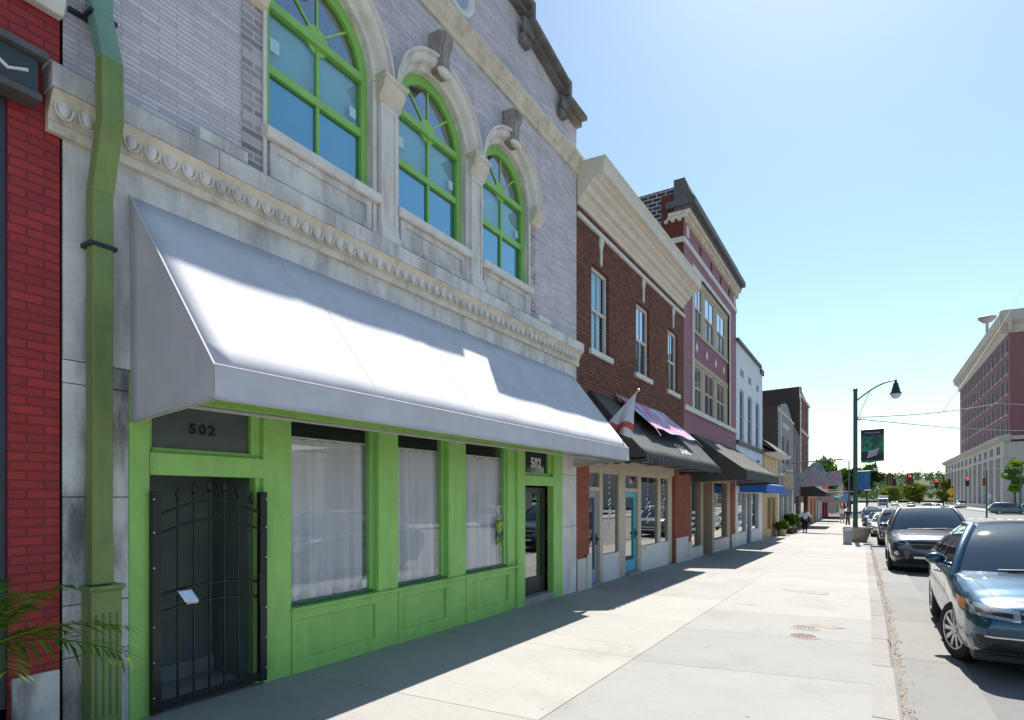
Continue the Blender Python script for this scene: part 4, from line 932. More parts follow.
# slabs with open joints
rr=random.Random(5)
def slabs(m,xa,xb,ycuts,skew,gap=.0035,tint=lambda y:(1,1,1)):
    for a,b in zip(ycuts,ycuts[1:]):
        sh=rr.uniform(.93,1.03)
        k=max(1,int((b-a)/1.5)); ys=[a+gap+(b-a-2*gap)*i/k for i in range(k+1)]
        for p,q in zip(ys,ys[1:]):
            x0=xa(p)+gap; x1=xb(p)-gap; x2=xb(q)-gap; x3=xa(q)+gap
            pts=[(x0,p),(x1,p+skew*(b-a>0)),(x2,q+skew),(x3,q)]
            m.add([(x,y,walk(x,y)) for x,y in pts],[(0,1,2,3)]); m.col.append(tuple(sh*q_ for q_ in tint((a+b)/2)))
m=MB()
lj=lambda y:-2.41-.0105*max(0,y-12)*.5
c1=[-30,-24,-18,-12,-7,-3,.4,2.2,4.05,6.45,8.9,11.4,14,16.6,19.2,21.8,24.5]+[27.1+2.6*k for k in range(24)]
c2=[-30,-24,-18,-12,-7,-3,.2,3.4,6.62,8.74,10.60,12.6,14.9,16.35,18.5,20.5,22.62,25]+[27.6+2.5*k for k in range(25)]
slabs(m,lambda y:W-.35,lj,c1,.28,tint=lambda y:(1.12,1.095,1.05))
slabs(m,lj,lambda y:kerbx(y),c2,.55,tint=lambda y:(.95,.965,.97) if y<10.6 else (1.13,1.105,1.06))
struct('pavement',m,conc,norm=False)
m=MB(); y=-30; 
while y<92:
    L=rr.uniform(1.1,2.1); sh=rr.uniform(.85,1.08); w=.215+rr.uniform(-.012,.012); o=rr.uniform(-.008,.008)
    a,b=y+.010,y+L-.010
    vs=[]
    for t in (a,b):
        k=kerbx(t); vs+=[(k+o*.3-.006,t,walk(0,t)+.004),(k+w-.03+o,t,walk(0,t)+.004),(k+w+o,t,walk(0,t)-.025),(k+w+.02+o,t,roadz(t)-.05)]
    m.add(vs,[(0,1,5,4),(1,2,6,5),(2,3,7,6),(0,3,2,1),(4,5,6,7)]); m.col+= [sh]*5; y+=L
struct('kerb',m,granite,norm=False)
m=MB(); y=-30
while y<92:
    L=3.0; sh=rr.uniform(.92,1.05); a,b=y+.005,y+L-.005
    m.add([(kerbx(a)+.2,a,roadz(a)),(kerbx(a)+.98,a,roadz(a)+.01),(kerbx(b)+.98,b,roadz(b)+.01),(kerbx(b)+.2,b,roadz(b))],[(0,1,2,3)]); m.col.append(sh); y+=L
struct('gutter',m,gutter,norm=False)
m=MB(); strip(m,lambda y:kerbx(y)+.19,lambda y:19.0,lambda y:roadz(y)-.012,lambda y:roadz(y)-.012,YS); struct('road',m,asph,norm=False)
m=MB(); strip(m,lambda y:W-30,lambda y:19.0,lambda y:roadz(y)-.006,lambda y:roadz(y)-.006,[99,120]); strip(m,lambda y:19.,lambda y:140.0,lambda y:roadz(y)-.006,lambda y:roadz(y)-.006,[101,124]); struct('cross_street',m,asph,norm=False)
white_mark=surf('worn white road paint',(.62,.62,.60),.7,.15,3); yellow_mark=surf('worn yellow road paint',(.62,.45,.08),.7,.15,3)
m=MB()
for y in range(-10,96,9): m.quad((5.75,y,roadz(y)),(5.87,y,roadz(y)),(5.87,y+3,roadz(y+3)),(5.75,y+3,roadz(y+3)))
for y in [6*k for k in range(-2,16)]: m.quad((kerbx(y)+.25,y-.06+2.2,roadz(y)+.014),(kerbx(y)+.6,y-.06+2.2,roadz(y)+.014),(kerbx(y)+.6,y+2.24,roadz(y)+.014),(kerbx(y)+.25,y+2.24,roadz(y)+.014)) if False else None
for x in range(0,18,1): m.quad((x+.2,97,roadz(97)),(x+.7,97,roadz(97)),(x+.7,99,roadz(99)),(x+.2,99,roadz(99)))
struct('lane_marking',m,white_mark,norm=False)
m=MB()
for x in (9.3,9.55): strip(m,lambda y:x,lambda y:x+.11,lambda y:roadz(y),lambda y:roadz(y),[-30,2,10,25,50,65,95]); strip(m,lambda y:x,lambda y:x+.11,lambda y:roadz(y),lambda y:roadz(y),[125,160,200,300])
struct('centre_line',m,yellow_mark,norm=False)
m=MB(); strip(m,lambda y:19.,lambda y:24.5,lambda y:roadz(y)+.12,lambda y:roadz(y)+.14,[-30,2,10,25,50,65,98]); strip(m,lambda y:19.,lambda y:24.5,lambda y:roadz(y)+.12,lambda y:roadz(y)+.14,[126,160,200,300,420]); strip(m,lambda y:W-.3,lambda y:-1.0,lambda y:roadz(y)+.13,lambda y:roadz(y)+.12,[121,160,200,300])
m.box(18.85,19.0,-30,98,-1.6,-.9); m.box(18.8,19.0,126,420,-1.2,-.90)
for _ in range(len(m.f)): m.col.append(1)
struct('far_pavement',m,conc,norm=False)
# manhole and utility covers
rust=surf('rusty iron cover',(.17,.12,.10),.75,.3,9,(.30,.17,.12),.5,1,bump=.6,bscale=70)
for i,(x,y,l) in enumerate(((-.81,9.20,'round rusty brown utility cover set in the pavement slabs'),(-.84,9.86,'round grey iron utility cover beside the rust stain in the pavement'))):
    t=thing('utility_cover',l,'cover',(x,y,walk(x,y)),group='round covers in the pavement'); m=MB(); m.lathe([(0,.004),(.165,.004),(.17,.0)],(x,y,walk(x,y)),28); m.build('lid',rust if i==0 else surf('worn iron cover',(.2,.18,.17),.7,.2,9,bump=.6,bscale=60),t)
    m=MB(); m.lathe([(.172,.0),(.172,.006),(.205,.006),(.205,0)],(x,y,walk(x,y)),28); m.build('ring',concrete_step,t)
    m=MB(); [m.ball((x+.05*(k%5-2),y+.05*(k//5-2),walk(x,y)+.004),(.012,.012,.004),6,4) for k in range(25)]; m.build('stud',rust,t)
t=thing('utility_cover','long rectangular grey cover plate across the pavement','cover',(-1.2,14.0,walk(-1.2,14))); m=MB(); m.box(-1.65,-.75,13.78,14.2,walk(-1.2,14)-.01,walk(-1.2,14)+.006); m.build('plate',surf('grey plate',(.28,.27,.26),.8,.2,5,bump=.3),t)
m=MB(); vs=[]
for k in range(14): a=2*PI*k/14; vs.append((-.70+(.20+.07*math.sin(3*a))*math.cos(a)+.15,10.15+.14*math.sin(a),walk(-.6,10.15)+.003))
m.poly(vs); struct('rust_stain',m,surf('rust stained concrete',(.33,.28,.23),.9,.12,9))
m=MB(); y=1.0
dirt=[]
while y<44: dirt.append((y,.03+.075*abs(math.sin(y*1.3)+.5*math.sin(y*3.1+1))*rr.uniform(.5,1.1))); y+=rr.uniform(.12,.3)
for (a,p),(b,q) in zip(dirt,dirt[1:]): m.quad((kerbx(a)+.225,a,roadz(a)+.004),(kerbx(a)+.24+p,a,roadz(a)+.006),(kerbx(b)+.24+q,b,roadz(b)+.006),(kerbx(b)+.225,b,roadz(b)+.004))
struct('gutter_dirt',m,surf('gutter dirt',(.235,.21,.18),.95,.3,12,bump=.6,bscale=80),norm=False)
# dry leaves and grit against the kerb
m=MB(); 
for _ in range(520):
    y=rr.uniform(2,40)**1.0; x=kerbx(y)+.25+abs(rr.gauss(0,.05)); z=roadz(y)+.004
    s=rr.uniform(.004,.02); a=rr.uniform(0,6.3); 
    m.add([(x+s*math.cos(a),y+s*math.sin(a),z+rr.uniform(.002,.02)),(x-s*.6*math.sin(a),y+s*.6*math.cos(a),z+.012),(x-s*math.cos(a),y-s*math.sin(a),z+rr.uniform(.002,.01)),(x+s*.6*math.sin(a),y-s*.6*math.cos(a),z)],[(0,1,2,3)])
o=m.build('leaf_litter',leafmat('dry leaf litter',(.20,.12,.06),(.34,.24,.15),.1),norm=False); tag(o,'dry brown leaf litter and grit lying along the kerb','litter',kind='stuff')

# ================================================================== plants and trees
def palm(name,label,cat,loc,fronds,L,mat,pot=None,seed=3,spread=1.0,blade=.025,droop=.5,h0=.5,ph=.42):
    r=random.Random(seed); t=thing(name,label,cat,loc); x,y,z=loc
    if pot:
        m=MB(); m.lathe([(pot*.7,0),(pot,ph*.95),(pot*1.08,ph*.95),(pot*1.08,ph),(pot*.95,ph),(pot*.9,ph*.92),(0,ph*.92)],(x,y,z),20); m.build('pot',surf('dark glazed pot '+label[:6],(.035,.035,.04),.8,.15,5),t,smooth=40)
    m=MB()
    for i in range(fronds):
        a=2*PI*i/fronds+r.uniform(-.2,.2); e=r.uniform(.25,1.25); l=L*r.uniform(.7,1.1)
        pts=[]
        for k in range(9):
            q=k/8; rad=l*q*math.cos(e)*spread; hh=l*q*math.sin(e)-droop*l*q*q
            pts.append(Vector((x+rad*math.cos(a),y+rad*math.sin(a),z+h0+hh)))
        if h0>ph and pot and i%3==0: m.tube([(x,y,z+ph*.9),(x+.03*math.cos(a),y+.03*math.sin(a),z+(h0+ph)/2),(x,y,z+h0)],.012,5,False)
        m.tube(pts,[.008-.0007*k for k in range(9)],4,False)
        side=Vector((-math.sin(a),math.cos(a),0))
        for k in range(2,18):
            q=k/17; p=pts[min(7,int(q*8))].lerp(pts[min(8,int(q*8)+1)],q*8-int(q*8)) if q<1 else pts[8]
            dirv=(pts[min(8,int(q*8)+1)]-pts[max(0,int(q*8)-1)]).normalized()
            for sg in (-1,1):
                bl=l*.46*(1-.55*q)*r.uniform(.8,1.15); d=(dirv*.75+side*sg*.75+Vector((0,0,r.uniform(-.25,.1)))).normalized()
                e1=p+d*bl*.5+Vector((0,0,.0)); e2=p+d*bl+Vector((0,0,-bl*.28)); wv=dirv.cross(d).normalized().cross(d)*blade*.5
                m.add([p,e1+wv,e2,e1-wv],[(0,1,2,3)])
    m.build('foliage',mat,t,norm=False); return t
palm_leaf=leafmat('palm leaf',(.05,.13,.015),(.17,.24,.04),.3)
palm('palm_plant','potted palm with arching green fronds by the red brick wall','plant',(-4.6,1.31,.0),15,.78,palm_leaf,.17,4,1.0,.02,.36,.92)
def leafclump(m,c,rad,n,size,r,flat=.7):
    for _ in range(n):
        while True:
            p=Vector((r.uniform(-1,1),r.uniform(-1,1),r.uniform(-1,1)))
            if p.length<1: break
        p=p*(.55+.45*r.random()) if p.length>.3 else p
        q=Vector((c[0]+p.x*rad[0],c[1]+p.y*rad[1],c[2]+p.z*rad[2]))
        s=size*r.uniform(.6,1.3); a=Vector((r.gauss(0,1),r.gauss(0,1),r.gauss(0,1))).normalized(); b=a.orthogonal().normalized()
        m.add([q+a*s,q+b*s*.6,q-a*s,q-b*s*.6],[(0,1,2,3)])
bark=surf('tree bark',(.10,.075,.055),.9,.2,6,bump=.4,bscale=25)
def tree(label,x,y,z,h,cr,mat,seed,cat='tree',group=None,dens=1.0,leaf=.22,name='street_tree',trunk_h=.4):
    r=random.Random(seed); t=thing(name,label,cat,(x,y,z),group=group)
    m=MB(); th=h*trunk_h; pts=[(x,y,z-.2),(x+.05*h*.1,y,z+th*.5),(x,y+.03,z+th),(x+.05,y,z+h*.7)]
    m.tube(pts,[.045*h*.5,.035*h*.5,.028*h*.5,.008*h],8)
    cl=[]
    for k in range(11):
        a=r.uniform(0,6.28); q=r.uniform(.25,.95); zz=z+th+(h-th)*r.uniform(.1,.92); f=math.sin(PI*min(.97,max(.12,(zz-z-th)/(h-th))))
        c=(x+cr*.75*q*f*math.cos(a),y+cr*.75*q*f*math.sin(a),zz); cl.append(c)
        m.tube([(x,y,z+th*r.uniform(.8,1.1)),((x+c[0])/2,(y+c[1])/2,(z+th+c[2])/2+.1),c],[.012*h,.008*h,.003*h],5)
    m.build('trunk',bark,t,smooth=60)
    m=MB()
    for c in cl+[(x,y,z+h*.8)]:
        s=cr*r.uniform(.30,.5); leafclump(m,c,(s,s,s*.72),int(170*dens),leaf,r)
    m.build('crown',mat,t,norm=False); return t
lf_dark=leafmat('dark leaves',(.025,.065,.015),(.06,.12,.03)); lf_mid=leafmat('mid green leaves',(.04,.10,.02),(.10,.17,.035)); lf_yel=leafmat('yellow green leaves',(.12,.16,.03),(.28,.27,.06)); lf_bright=leafmat('bright lime leaves',(.10,.22,.02),(.26,.36,.05))
def zt(y): return roadz(y)
tree('tall dark green tree rising behind the hanging sign',-7.5,116,zt(116),9.6,3.8,lf_mid,1,dens=1.3,leaf=.35)
tree('rounded green tree right of the tallest one beyond the sign',-3.2,128,zt(128),9.2,3.2,lf_mid,2,dens=1.2,leaf=.35)
tree('narrow dark tree in front of the street lamp pole far down the pavement',-2.3,122,zt(122),8.0,2.2,lf_dark,3,dens=1.2,leaf=.3)
tree('dark bushy tree just right of the lamp pole in the distance',-.6,140,zt(140),9.5,3.6,lf_dark,4,dens=1.4,leaf=.35)
tree('bright lime green tree by the stone colonnade corner',22.6,139,-1,9.5,2.8,lf_bright,5,dens=1.6,leaf=.3)
for i,(x,y,h,c,mt,l) in enumerate(((14,262,7.5,6,lf_yel,'wide yellow green tree in the middle of the far road end'),(22.5,250,8.5,4.5,lf_yel,'yellow green tree near the stone building far corner'),(7.5,290,6.5,6,lf_yel,'low yellowing tree left among the far trees'),(24.2,243,7,2.6,lf_mid,'small dark green tree touching the far stone building'))):
    tree(l,x,y,-1,h,c,mt,20+i,group='far trees at the end of the road',dens=1.5,leaf=.5,trunk_h=.2)
for i,(x,y,h,l) in enumerate(((-4.75,44.6,1.5,'dark leafy shrub in a pot by the grey gabled building'),(-4.7,46.4,1.45,'pale green potted shrub behind the dark one'),(-4.85,41.0,.8,'small potted plant by the ochre shopfront'),(-4.7,55,1.0,'potted shrub far along the shopfronts under the sign'))):
    t=thing('potted_shrub',l,'plant',(x,y,walk(x,y)),group='potted shrubs along the shopfronts'); z=walk(x,y); m=MB(); m.lathe([(.22,0),(.3,.4),(.32,.42),(.28,.42),(.0,.38)],(x,y,z),14); m.build('pot',surf('pot %d'%i,[(.08,.07,.07),(.14,.09,.07),(.5,.38,.24),(.3,.15,.1)][i],.8),t,smooth=40)
    m=MB(); r=random.Random(i); [leafclump(m,(x+r.uniform(-.2,.2),y+r.uniform(-.2,.2),z+.4+h*.55*r.uniform(.4,1)),(.33,.33,.33),90,.09,r) for k in range(6)]; m.build('foliage',[lf_dark,lf_mid,lf_mid,lf_dark][i],t,norm=False)
# far hillside and its wood
m=MB(); hn=lambda x,y:-1.6+17*math.exp(-((y-560)/150)**2)*(.75+.25*math.sin(x*.011+1)+.1*math.sin(x*.043))
m.grid(lambda s,t:(-500+1300*s,330+500*t,hn(-500+1300*s,330+500*t)),60,30); struct('hillside',m,surf('far grassy hill',(.055,.075,.035),.95,.2,.02,bump=0),smooth=180)
m=MB(); r=random.Random(8)
for k in range(950):
    y=r.uniform(335,570); x=r.uniform(-120,300); z=hn(x,y); s=r.uniform(2.0,4.5); leafclump(m,(x,y,z+s*.6),(s*1.3,s*1.2,s),22,1.1,r)
o=m.build('distant_wood',leafmat('distant wood leaves',(.07,.12,.075),(.15,.19,.10),.2),norm=False); tag(o,'far green wood covering the hillside at the end of the road','wood',kind='stuff')
ov=thing('overpass','dark flat overpass crossing below the wooded hill','overpass',(30,330,0)); m=MB(); m.box(9,21,328,334,4.6,6.6); m.build('deck',plain('overpass concrete',(.13,.13,.14),.8),ov); m=MB(); [m.box(x,x+1.2,329,333,-1.5,5) for x in (9.3,19.4)]; split(m,'pier',plain('overpass pier',(.25,.25,.25),.8),ov)

# ================================================================== street furniture
def lamp(y,x,label,grp='green street lamps along the kerb',h=8.75,arm=1.95,banner=None,head=True):
    z=walk(x,y) if x<0 else roadz(y)+.13
    t=thing('street_lamp',label,'street lamp',(x,y,z),group=grp)
    m=MB(); m.lathe([(.24,0),(.25,.12),(.20,.18),(.19,.62),(.145,.72),(.125,.9),(.105,h-.12),(.12,h-.1),(.12,h),(.07,h+.05),(0,h+.07)],(x,y,z),12); m.build('pole',pole_green,t,smooth=40)
    m=MB(); n=14; hh=h-.72
    P=[(x+arm*q,y,z+hh+1.02*math.sin(q*PI/2)) for q in [k/n for k in range(n+1)]]; m.tube(P,.042,8); m.tube([(x+.12,y,z+hh-.95),(x+arm*.36,y,z+hh+.50)],.018,6); m.tube([P[-1],(x+arm,y,z+hh+.9)],.035,6)
    for k in (hh-1.0,hh-1.05): m.tube([(x,y,z+k),(x+.3,y,z+k)],.03,6)
    m.build('arm',pole_green,t,smooth=60)
    a=MB(); c=(x+arm,y,z+hh+.28); a.lathe([(.02,.80),(.06,.76),(.07,.62),(.13,.56),(.15,.40),(.19,.30),(.22,.12),(.31,.0),(.30,-.02),(.0,.02)],c,16); s=a.build('lamp_shade',plain('lamp shade paint',(.015,.035,.035),.4),t,smooth=35)
    a=MB(); a.lathe([(.25,0),(.26,-.08),(.20,-.2),(.10,-.28),(0,-.30)],c,16); a.build('globe',plain('milky globe',(.62,.66,.66),.15),s,smooth=60)
    return t
LX,LY=-.72,39.0
lamp(LY,LX,'tall green street lamp with curved arm beside the planter, carrying the green banner')
lamp(86,-1.55,'far green street lamp behind the nearer one, its bell shade showing under the banner',h=6.9,arm=2.1)
lamp(120,20.2,'street lamp in front of the stone columns across the road',h=7.0,arm=-1.8)
lamp(104,19.8,'street lamp in front of the stone building corner pier across the road',h=7.6,arm=-1.8)
def bannerflag(name,label,x,y,z0,z1,w,paint,deco=None):
    t=thing(name,label,'banner',(x,y,z1)); m=MB(); m.tube([(x-.02,y,z1+.02),(x+w+.02,y,z1+.05)],.02,6); m.tube([(x-.02,y,z0-.02),(x+w+.02,y,z0+.01)],.02,6); m.build('bracket',pole_green,t)
    m=MB(); m.grid(lambda s,q:(x+.03+(w-.03)*s,y+.03*math.sin(s*5+q*2)-.02,z0+(z1-z0)*q+.03*s),10,12); o=m.build('cloth',paint,t,smooth=180,norm=False); sd=o.modifiers.new('thick','SOLIDIFY'); sd.thickness=.006
    return t,o
n=NT('green street banner'); co=n.obj(); sx=n.n('ShaderNodeSeparateXYZ'); n.l(co,sx.inputs[0]); f=n.noise(co,1.6,4,.5,1.5)
gcol=n.mix(n.ramp(f,.42,.56),(.02,.27,.12),(.02,.07,.065)); zz=sx.outputs[2]
mid=n.math('MULTIPLY',n.math('LESS_THAN',zz,-.32),n.math('GREATER_THAN',n.math('ADD',zz,n.math('MULTIPLY',n.math('SUBTRACT',f,.5),.8)),-1.32)); n.pbsdf(n.mix(mid,(.022,.018,.03),gcol),.6)
gb,o=bannerflag('street_banner','dark green and black street banner with a pale emblem on the tall lamp',LX+.24,LY,3.85,5.68,1.16,n.m)
m=MB(); bx=LX+.24
for k in range(5): m.quad((bx+.34+.02*k,LY-.075,4.15+.085*k-.08),(bx+.80+.03*k,LY-.075,4.32+.085*k-.08),(bx+.82+.03*k,LY-.075,4.37+.085*k-.08),(bx+.33+.02*k,LY-.075,4.20+.085*k-.08))
m.build('emblem',plain('pale emblem print',(.62,.55,.60),.6),gb,norm=False)
m=MB(); [m.quad((bx+.22+.075*k,LY-.075,5.48),(bx+.27+.075*k,LY-.075,5.48),(bx+.27+.075*k,LY-.075,5.56),(bx+.22+.075*k,LY-.075,5.56)) for k in range(10)]; m.build('small_lettering',plain('grey blue print',(.25,.28,.42),.6),gb,norm=False)
m=MB(); m.quad((bx+.04,LY-.06,3.87),(bx+1.15,LY-.06,3.90),(bx+1.15,LY-.06,3.96),(bx+.04,LY-.06,3.93)); m.build('hem',plain('green hem',(.02,.3,.15),.6),gb,norm=False)
t=thing('signal_pole','plain dark green pole with a blue banner behind the tall street lamp','pole',(-1.12,60,walk(-1.12,60))); m=MB(); z=walk(-1.12,60); m.lathe([(.2,0),(.19,.5),(.14,.7),(.12,5.6),(.0,5.7)],(-1.12,60,z),10); m.build('pole',pole_green,t,smooth=40)
bannerflag('street_banner','smaller blue street banner low behind the tall lamp pole',-.98,60,2.45,4.1,1.0,surf('blue banner print',(.04,.16,.36),.6,.4,1.2))
t=thing('signal_pole','thin grey pole left of the tall lamp far down the pavement','pole',(-2.0,75,walk(-2,75))); m=MB(); m.tube([(-2.0,75,walk(-2,75)),(-2.0,75,5.9)],[.11,.07],8); m.build('pole',plain('grey pole',(.10,.13,.15),.5),t)
# planter and bin
px,py=-.50,37.4; pz=walk(px,py)
t=thing('planter','tapered concrete planter at the foot of the tall green street lamp','planter',(px,py,pz)); m=MB(); m.lathe([(.36,0),(.37,.05),(.56,.66),(.64,.70),(.64,.80),(.56,.80),(.52,.74),(0,.74)],(px,py,pz),24); m.build('bowl',surf('aggregate concrete',(.38,.33,.28),.95,.2,14,(.2,.17,.14),.4,1,bump=.6,bscale=40),t,smooth=30)
m=MB(); m.lathe([(.51,.742),(.25,.80),(0,.81)],(px,py,pz),16); m.build('soil',plain('dry soil',(.10,.07,.05),.95),t)
bx_,by_=-.98,34.3; bz=walk(bx_,by_)
t=thing('litter_bin','round pebbled litter bin with pale domed lid beside the planter','bin',(bx_,by_,bz)); m=MB(); m.lathe([(.21,0),(.22,.04),(.195,.06),(.205,.68),(.19,.70),(0,.70)],(bx_,by_,bz),20); m.build('body',surf('pebble bin',(.45,.42,.41),.9,.25,20,bump=.6,bscale=60),t,smooth=40)
m=MB(); m.lathe([(.225,.72),(.23,.80),(.19,.90),(.12,.95),(.09,.95),(.08,.90),(0,.9)],(bx_,by_,bz),20); m.lathe([(.20,.69),(.20,.73)],(bx_,by_,bz),12); m.build('lid',plain('pale bin lid',(.66,.66,.68),.4),t,smooth=40)
# traffic signals
lit_red=lamp_glow('lit red lens',(1,.03,.03),1.6)
def signal(x,y,z,body,label,lit,back=None,h=1.15,side=False):
    t=thing('traffic_signal',label,'traffic signal',(x,y,z),group='traffic signals at the far crossing'); m=MB(); m.box(x-.19,x+.19,y-.12,y+.15,z-h/2,z+h/2); m.build('housing',body,t,bevel=.03)
    if back: m=MB(); m.box(x-.34,x+.34,y+.02,y+.05,z-h/2-.16,z+h/2+.16); m.build('backplate',back,t)
    for k in range(3):
        q=MB(); zz=z+h/2-.2-k*.37; q.lathe([(0,.03),(.10,.02),(.14,0)],(x,y-.155,zz),12,'y'); q.build('lens',lit_red if (lit and k==0) else trim_m,t)
        q=MB(); q.grid(lambda s,v:(x+.16*math.cos(PI*s),y-.13-.2*v*(.4+.6*math.sin(PI*s)),zz+.16*math.sin(PI*s)),8,2); q.build('visor',body,t,norm=False)
    m=MB(); m.tube([(x,y,z+h/2),(x,y,z+h/2+.65)],.03,6); m.build('hanger',trim_m,t)
yel=plain('signal yellow',(.42,.22,.03),.5); blk=plain('signal black',(.02,.02,.025),.5); rdb=plain('faded red housing',(.32,.05,.05),.5); org=plain('orange housing',(.55,.16,.03),.5)
signal(2.15,88,4.05,yel,'yellow framed traffic signal hanging over the road',False,blk)
signal(2.75,92,3.9,blk,'small black traffic signal just right of the yellow one',False,None,.9)
signal(4.25,88,4.1,rdb,'traffic signal with reddish lamps hanging in the middle of the road',True,blk)
signal(6.95,88,3.45,blk,'black traffic signal with lit red lamp left of the stone building',True,None)
signal(9.95,88,3.7,blk,'black traffic signal with lit red lamp in front of the stone columns',True,None,1.0)
signal(13.6,104,4.0,org,'orange signal head on the dark pole in front of the columns',False,None)
signal(18.6,100,4.6,yel,'yellow signal head by the corner lamp of the stone building',False,None)
def wire(name,label,pts,r,cat='wire',group=None):
    o=bpy.data.objects; m=MB(); P=[]
    for a,b in zip(pts,pts[1:]):
        for k in range(12):
            q=k/12; p=Vector(a).lerp(Vector(b),q); p.z-=.35*math.sin(PI*q)*(Vector(b)-Vector(a)).length/40; P.append(p)
    P.append(Vector(pts[-1])); m.tube(P,r,5); x=m.build(name,plain('wire grey '+label[:5],(.16,.17,.19),.5),None); return tag(x,label,cat,group)
wire('span_wire','span wire above the road carrying the hanging traffic signals',[(-1.5,89,5.35),(9,88,5.2),(19.5,88,5.4)],.025)
wire('span_wire','upper span wire crossing the sky over the far crossing',[(-1.5,95,7.2),(20,95,7.0)],.02)
wire('overhead_wire','thin overhead wire from the lamp pole level across the sky',[(LX,LY,6.45),(9.0,62,9.6),(21.5,92,13.0)],.03)
wire('overhead_wire','lower thin overhead wire from the lamp pole to the plum brick building',[(LX,LY,6.38),(20,88,9.5)],.028)
wire('overhead_wire','overhead wire rising steeply to the right edge of the sky',[(4.4,51,7.9),(30,165,51.8)],.03)
t=thing('antenna_mast','thin antenna mast on the office building roof holding the steep wire','mast',(30,165,40)); m=MB(); m.tube([(30,165,39.5),(30,165,52)],.18,8); m.build('mast',trim_m,t); m=MB(); [m.tube([(29,165,z),(31,165,z)],.06,6) for z in (50.6,51.8)]; split(m,'crossbar',trim_m,t)
t=thing('signal_pole','dark signal pole with a pedestrian box in front of the stone columns','pole',(13.9,104,roadz(104))); m=MB(); m.tube([(13.9,104,roadz(104)),(13.9,104,5.6)],[.12,.09],8); m.build('pole',pole_green,t,smooth=60); m=MB(); m.box(13.95,14.35,103.8,104.1,1.7,2.2); m.build('signal_box',plain('pale box',(.5,.6,.6),.5),t)
t=thing('signal_pole','slim black signal pole at the left end of the stone building','pole',(8.0,92,roadz(92))); m=MB(); m.tube([(8.0,92,roadz(92)),(8.0,92,4.4)],.08,8); m.build('pole',trim_m,t); m=MB(); m.tube([(7.9,92,4.0),(6.9,92,4.15)],.04,6); m.build('arm',trim_m,t)
t=thing('signal_pole','slim dark pole by the lime green tree on the right','pole',(20.4,112,roadz(112))); m=MB(); m.tube([(20.4,112,roadz(112)),(20.4,112,7.5)],[.1,.07],8); m.build('pole',trim_m,t); m=MB(); m.box(19.6,20.3,111.9,112.1,2.4,2.75); m.build('orange_plate',org,t)
t=thing('warning_sign','yellow diamond warning sign in front of the stone columns','sign',(13.8,146,0)); m=MB(); m.prism_y([(13.1,2.9),(13.9,2.0),(14.7,2.9),(13.9,3.8)],145.9,146.0); m.box(13.4,14.4,145.9,146,1.2,1.8); m.build('plate',plain('warning yellow',(.75,.36,.02),.5),t); m=MB(); m.tube([(13.9,146.05,roadz(146)),(13.9,146.05,3.5)],.05,6); m.build('post',steel,t)

# ================================================================== plum brick office building across the crossing
ob=thing('office_building','seven-storey plum brick office building on a pale stone colonnaded base with heavy cornice','building',(24,190,-1))
wm=surf('far dark glass',(.05,.035,.06),.6,.2,.3,spec=.1,bump=0)
X0=23.6; ya,yb=156.0,266.0
stone=surf('far pale stone',(.52,.47,.43),.8,.08,.15,(.35,.3,.3),.3,3,bump=0)
stone2=surf('far darker stone',(.47,.43,.38),.8,.08,.15,bump=0)  # slightly darker stone for the base cornice and window surrounds
m=MB(); m.box(X0+1.2,X0+40,ya+1.2,yb-30,13.0,39.5); m.build('upper_wall',far_brick,ob)
m=MB(); m.box(X0,X0+42,ya,yb,10.2,13.3); m.box(X0+.9,X0+42,ya+.9,yb,-1.3,10.2); m.box(X0-.2,X0+42,ya-.2,yb+.2,-1.3,.2); m.build('base_wall',stone,ob)
m=MB(); m.prism_y([(X0-.0,13.3),(X0-.9,13.9),(X0-1.0,14.5),(X0+1,15.0),(X0+1,13.3)],ya-.9,yb+.9); m.box(X0+.99,X0+42,ya-1.0,ya,13.7,14.5); m.build('base_cornice',stone2,ob)
m=MB(); 
for k in range(14):
    y=ya+1.0+k*8.2; m.box(X0-.02,X0+.9,y,y+2.4,.2,10.2)
for k in range(5): m.box(X0+2+k*8,X0+4+k*8,ya-.02,ya+.9,.2,10.2)
split(m,'pilaster',stone,ob)
m=MB()
for k in range(13):
    y=ya+3.4+k*8.2; m.box(X0+.86,X0+.895,y+.6,y+5.2,.4,9.6)
split(m,'colonnade_window',surf('bronze window bay',(.17,.14,.13),.4,.2,.5,bump=0),ob)
for k in range(13):
    y=ya+4.2+k*8.2; m=MB(); m.box(X0-.02,X0+.02,y,y+1.5,10.9,12.6); m.box(X0-.02,X0+.02,y+2.0,y+3.5,10.9,12.6); split(m,'attic_window',wm,ob)
m=MB(); cp=[(1.2,36.0),(.9,36.0),(.7,37.6),(-.3,38.4),(-.6,40.0),(-.3,40.5),(1.2,40.5)]
m.prism_y([(X0+a,z) for a,z in cp],ya-.6,yb-29); m.prism_x([(ya+a,z) for a,z in cp],X0-.55,X0+41); m.box(X0+1.3,X0+40,ya+1.3,yb-30,39.6,40.2); m.build('main_cornice',stone,ob)
fl0=[15.2,19.5,23.8,28.1,32.4]
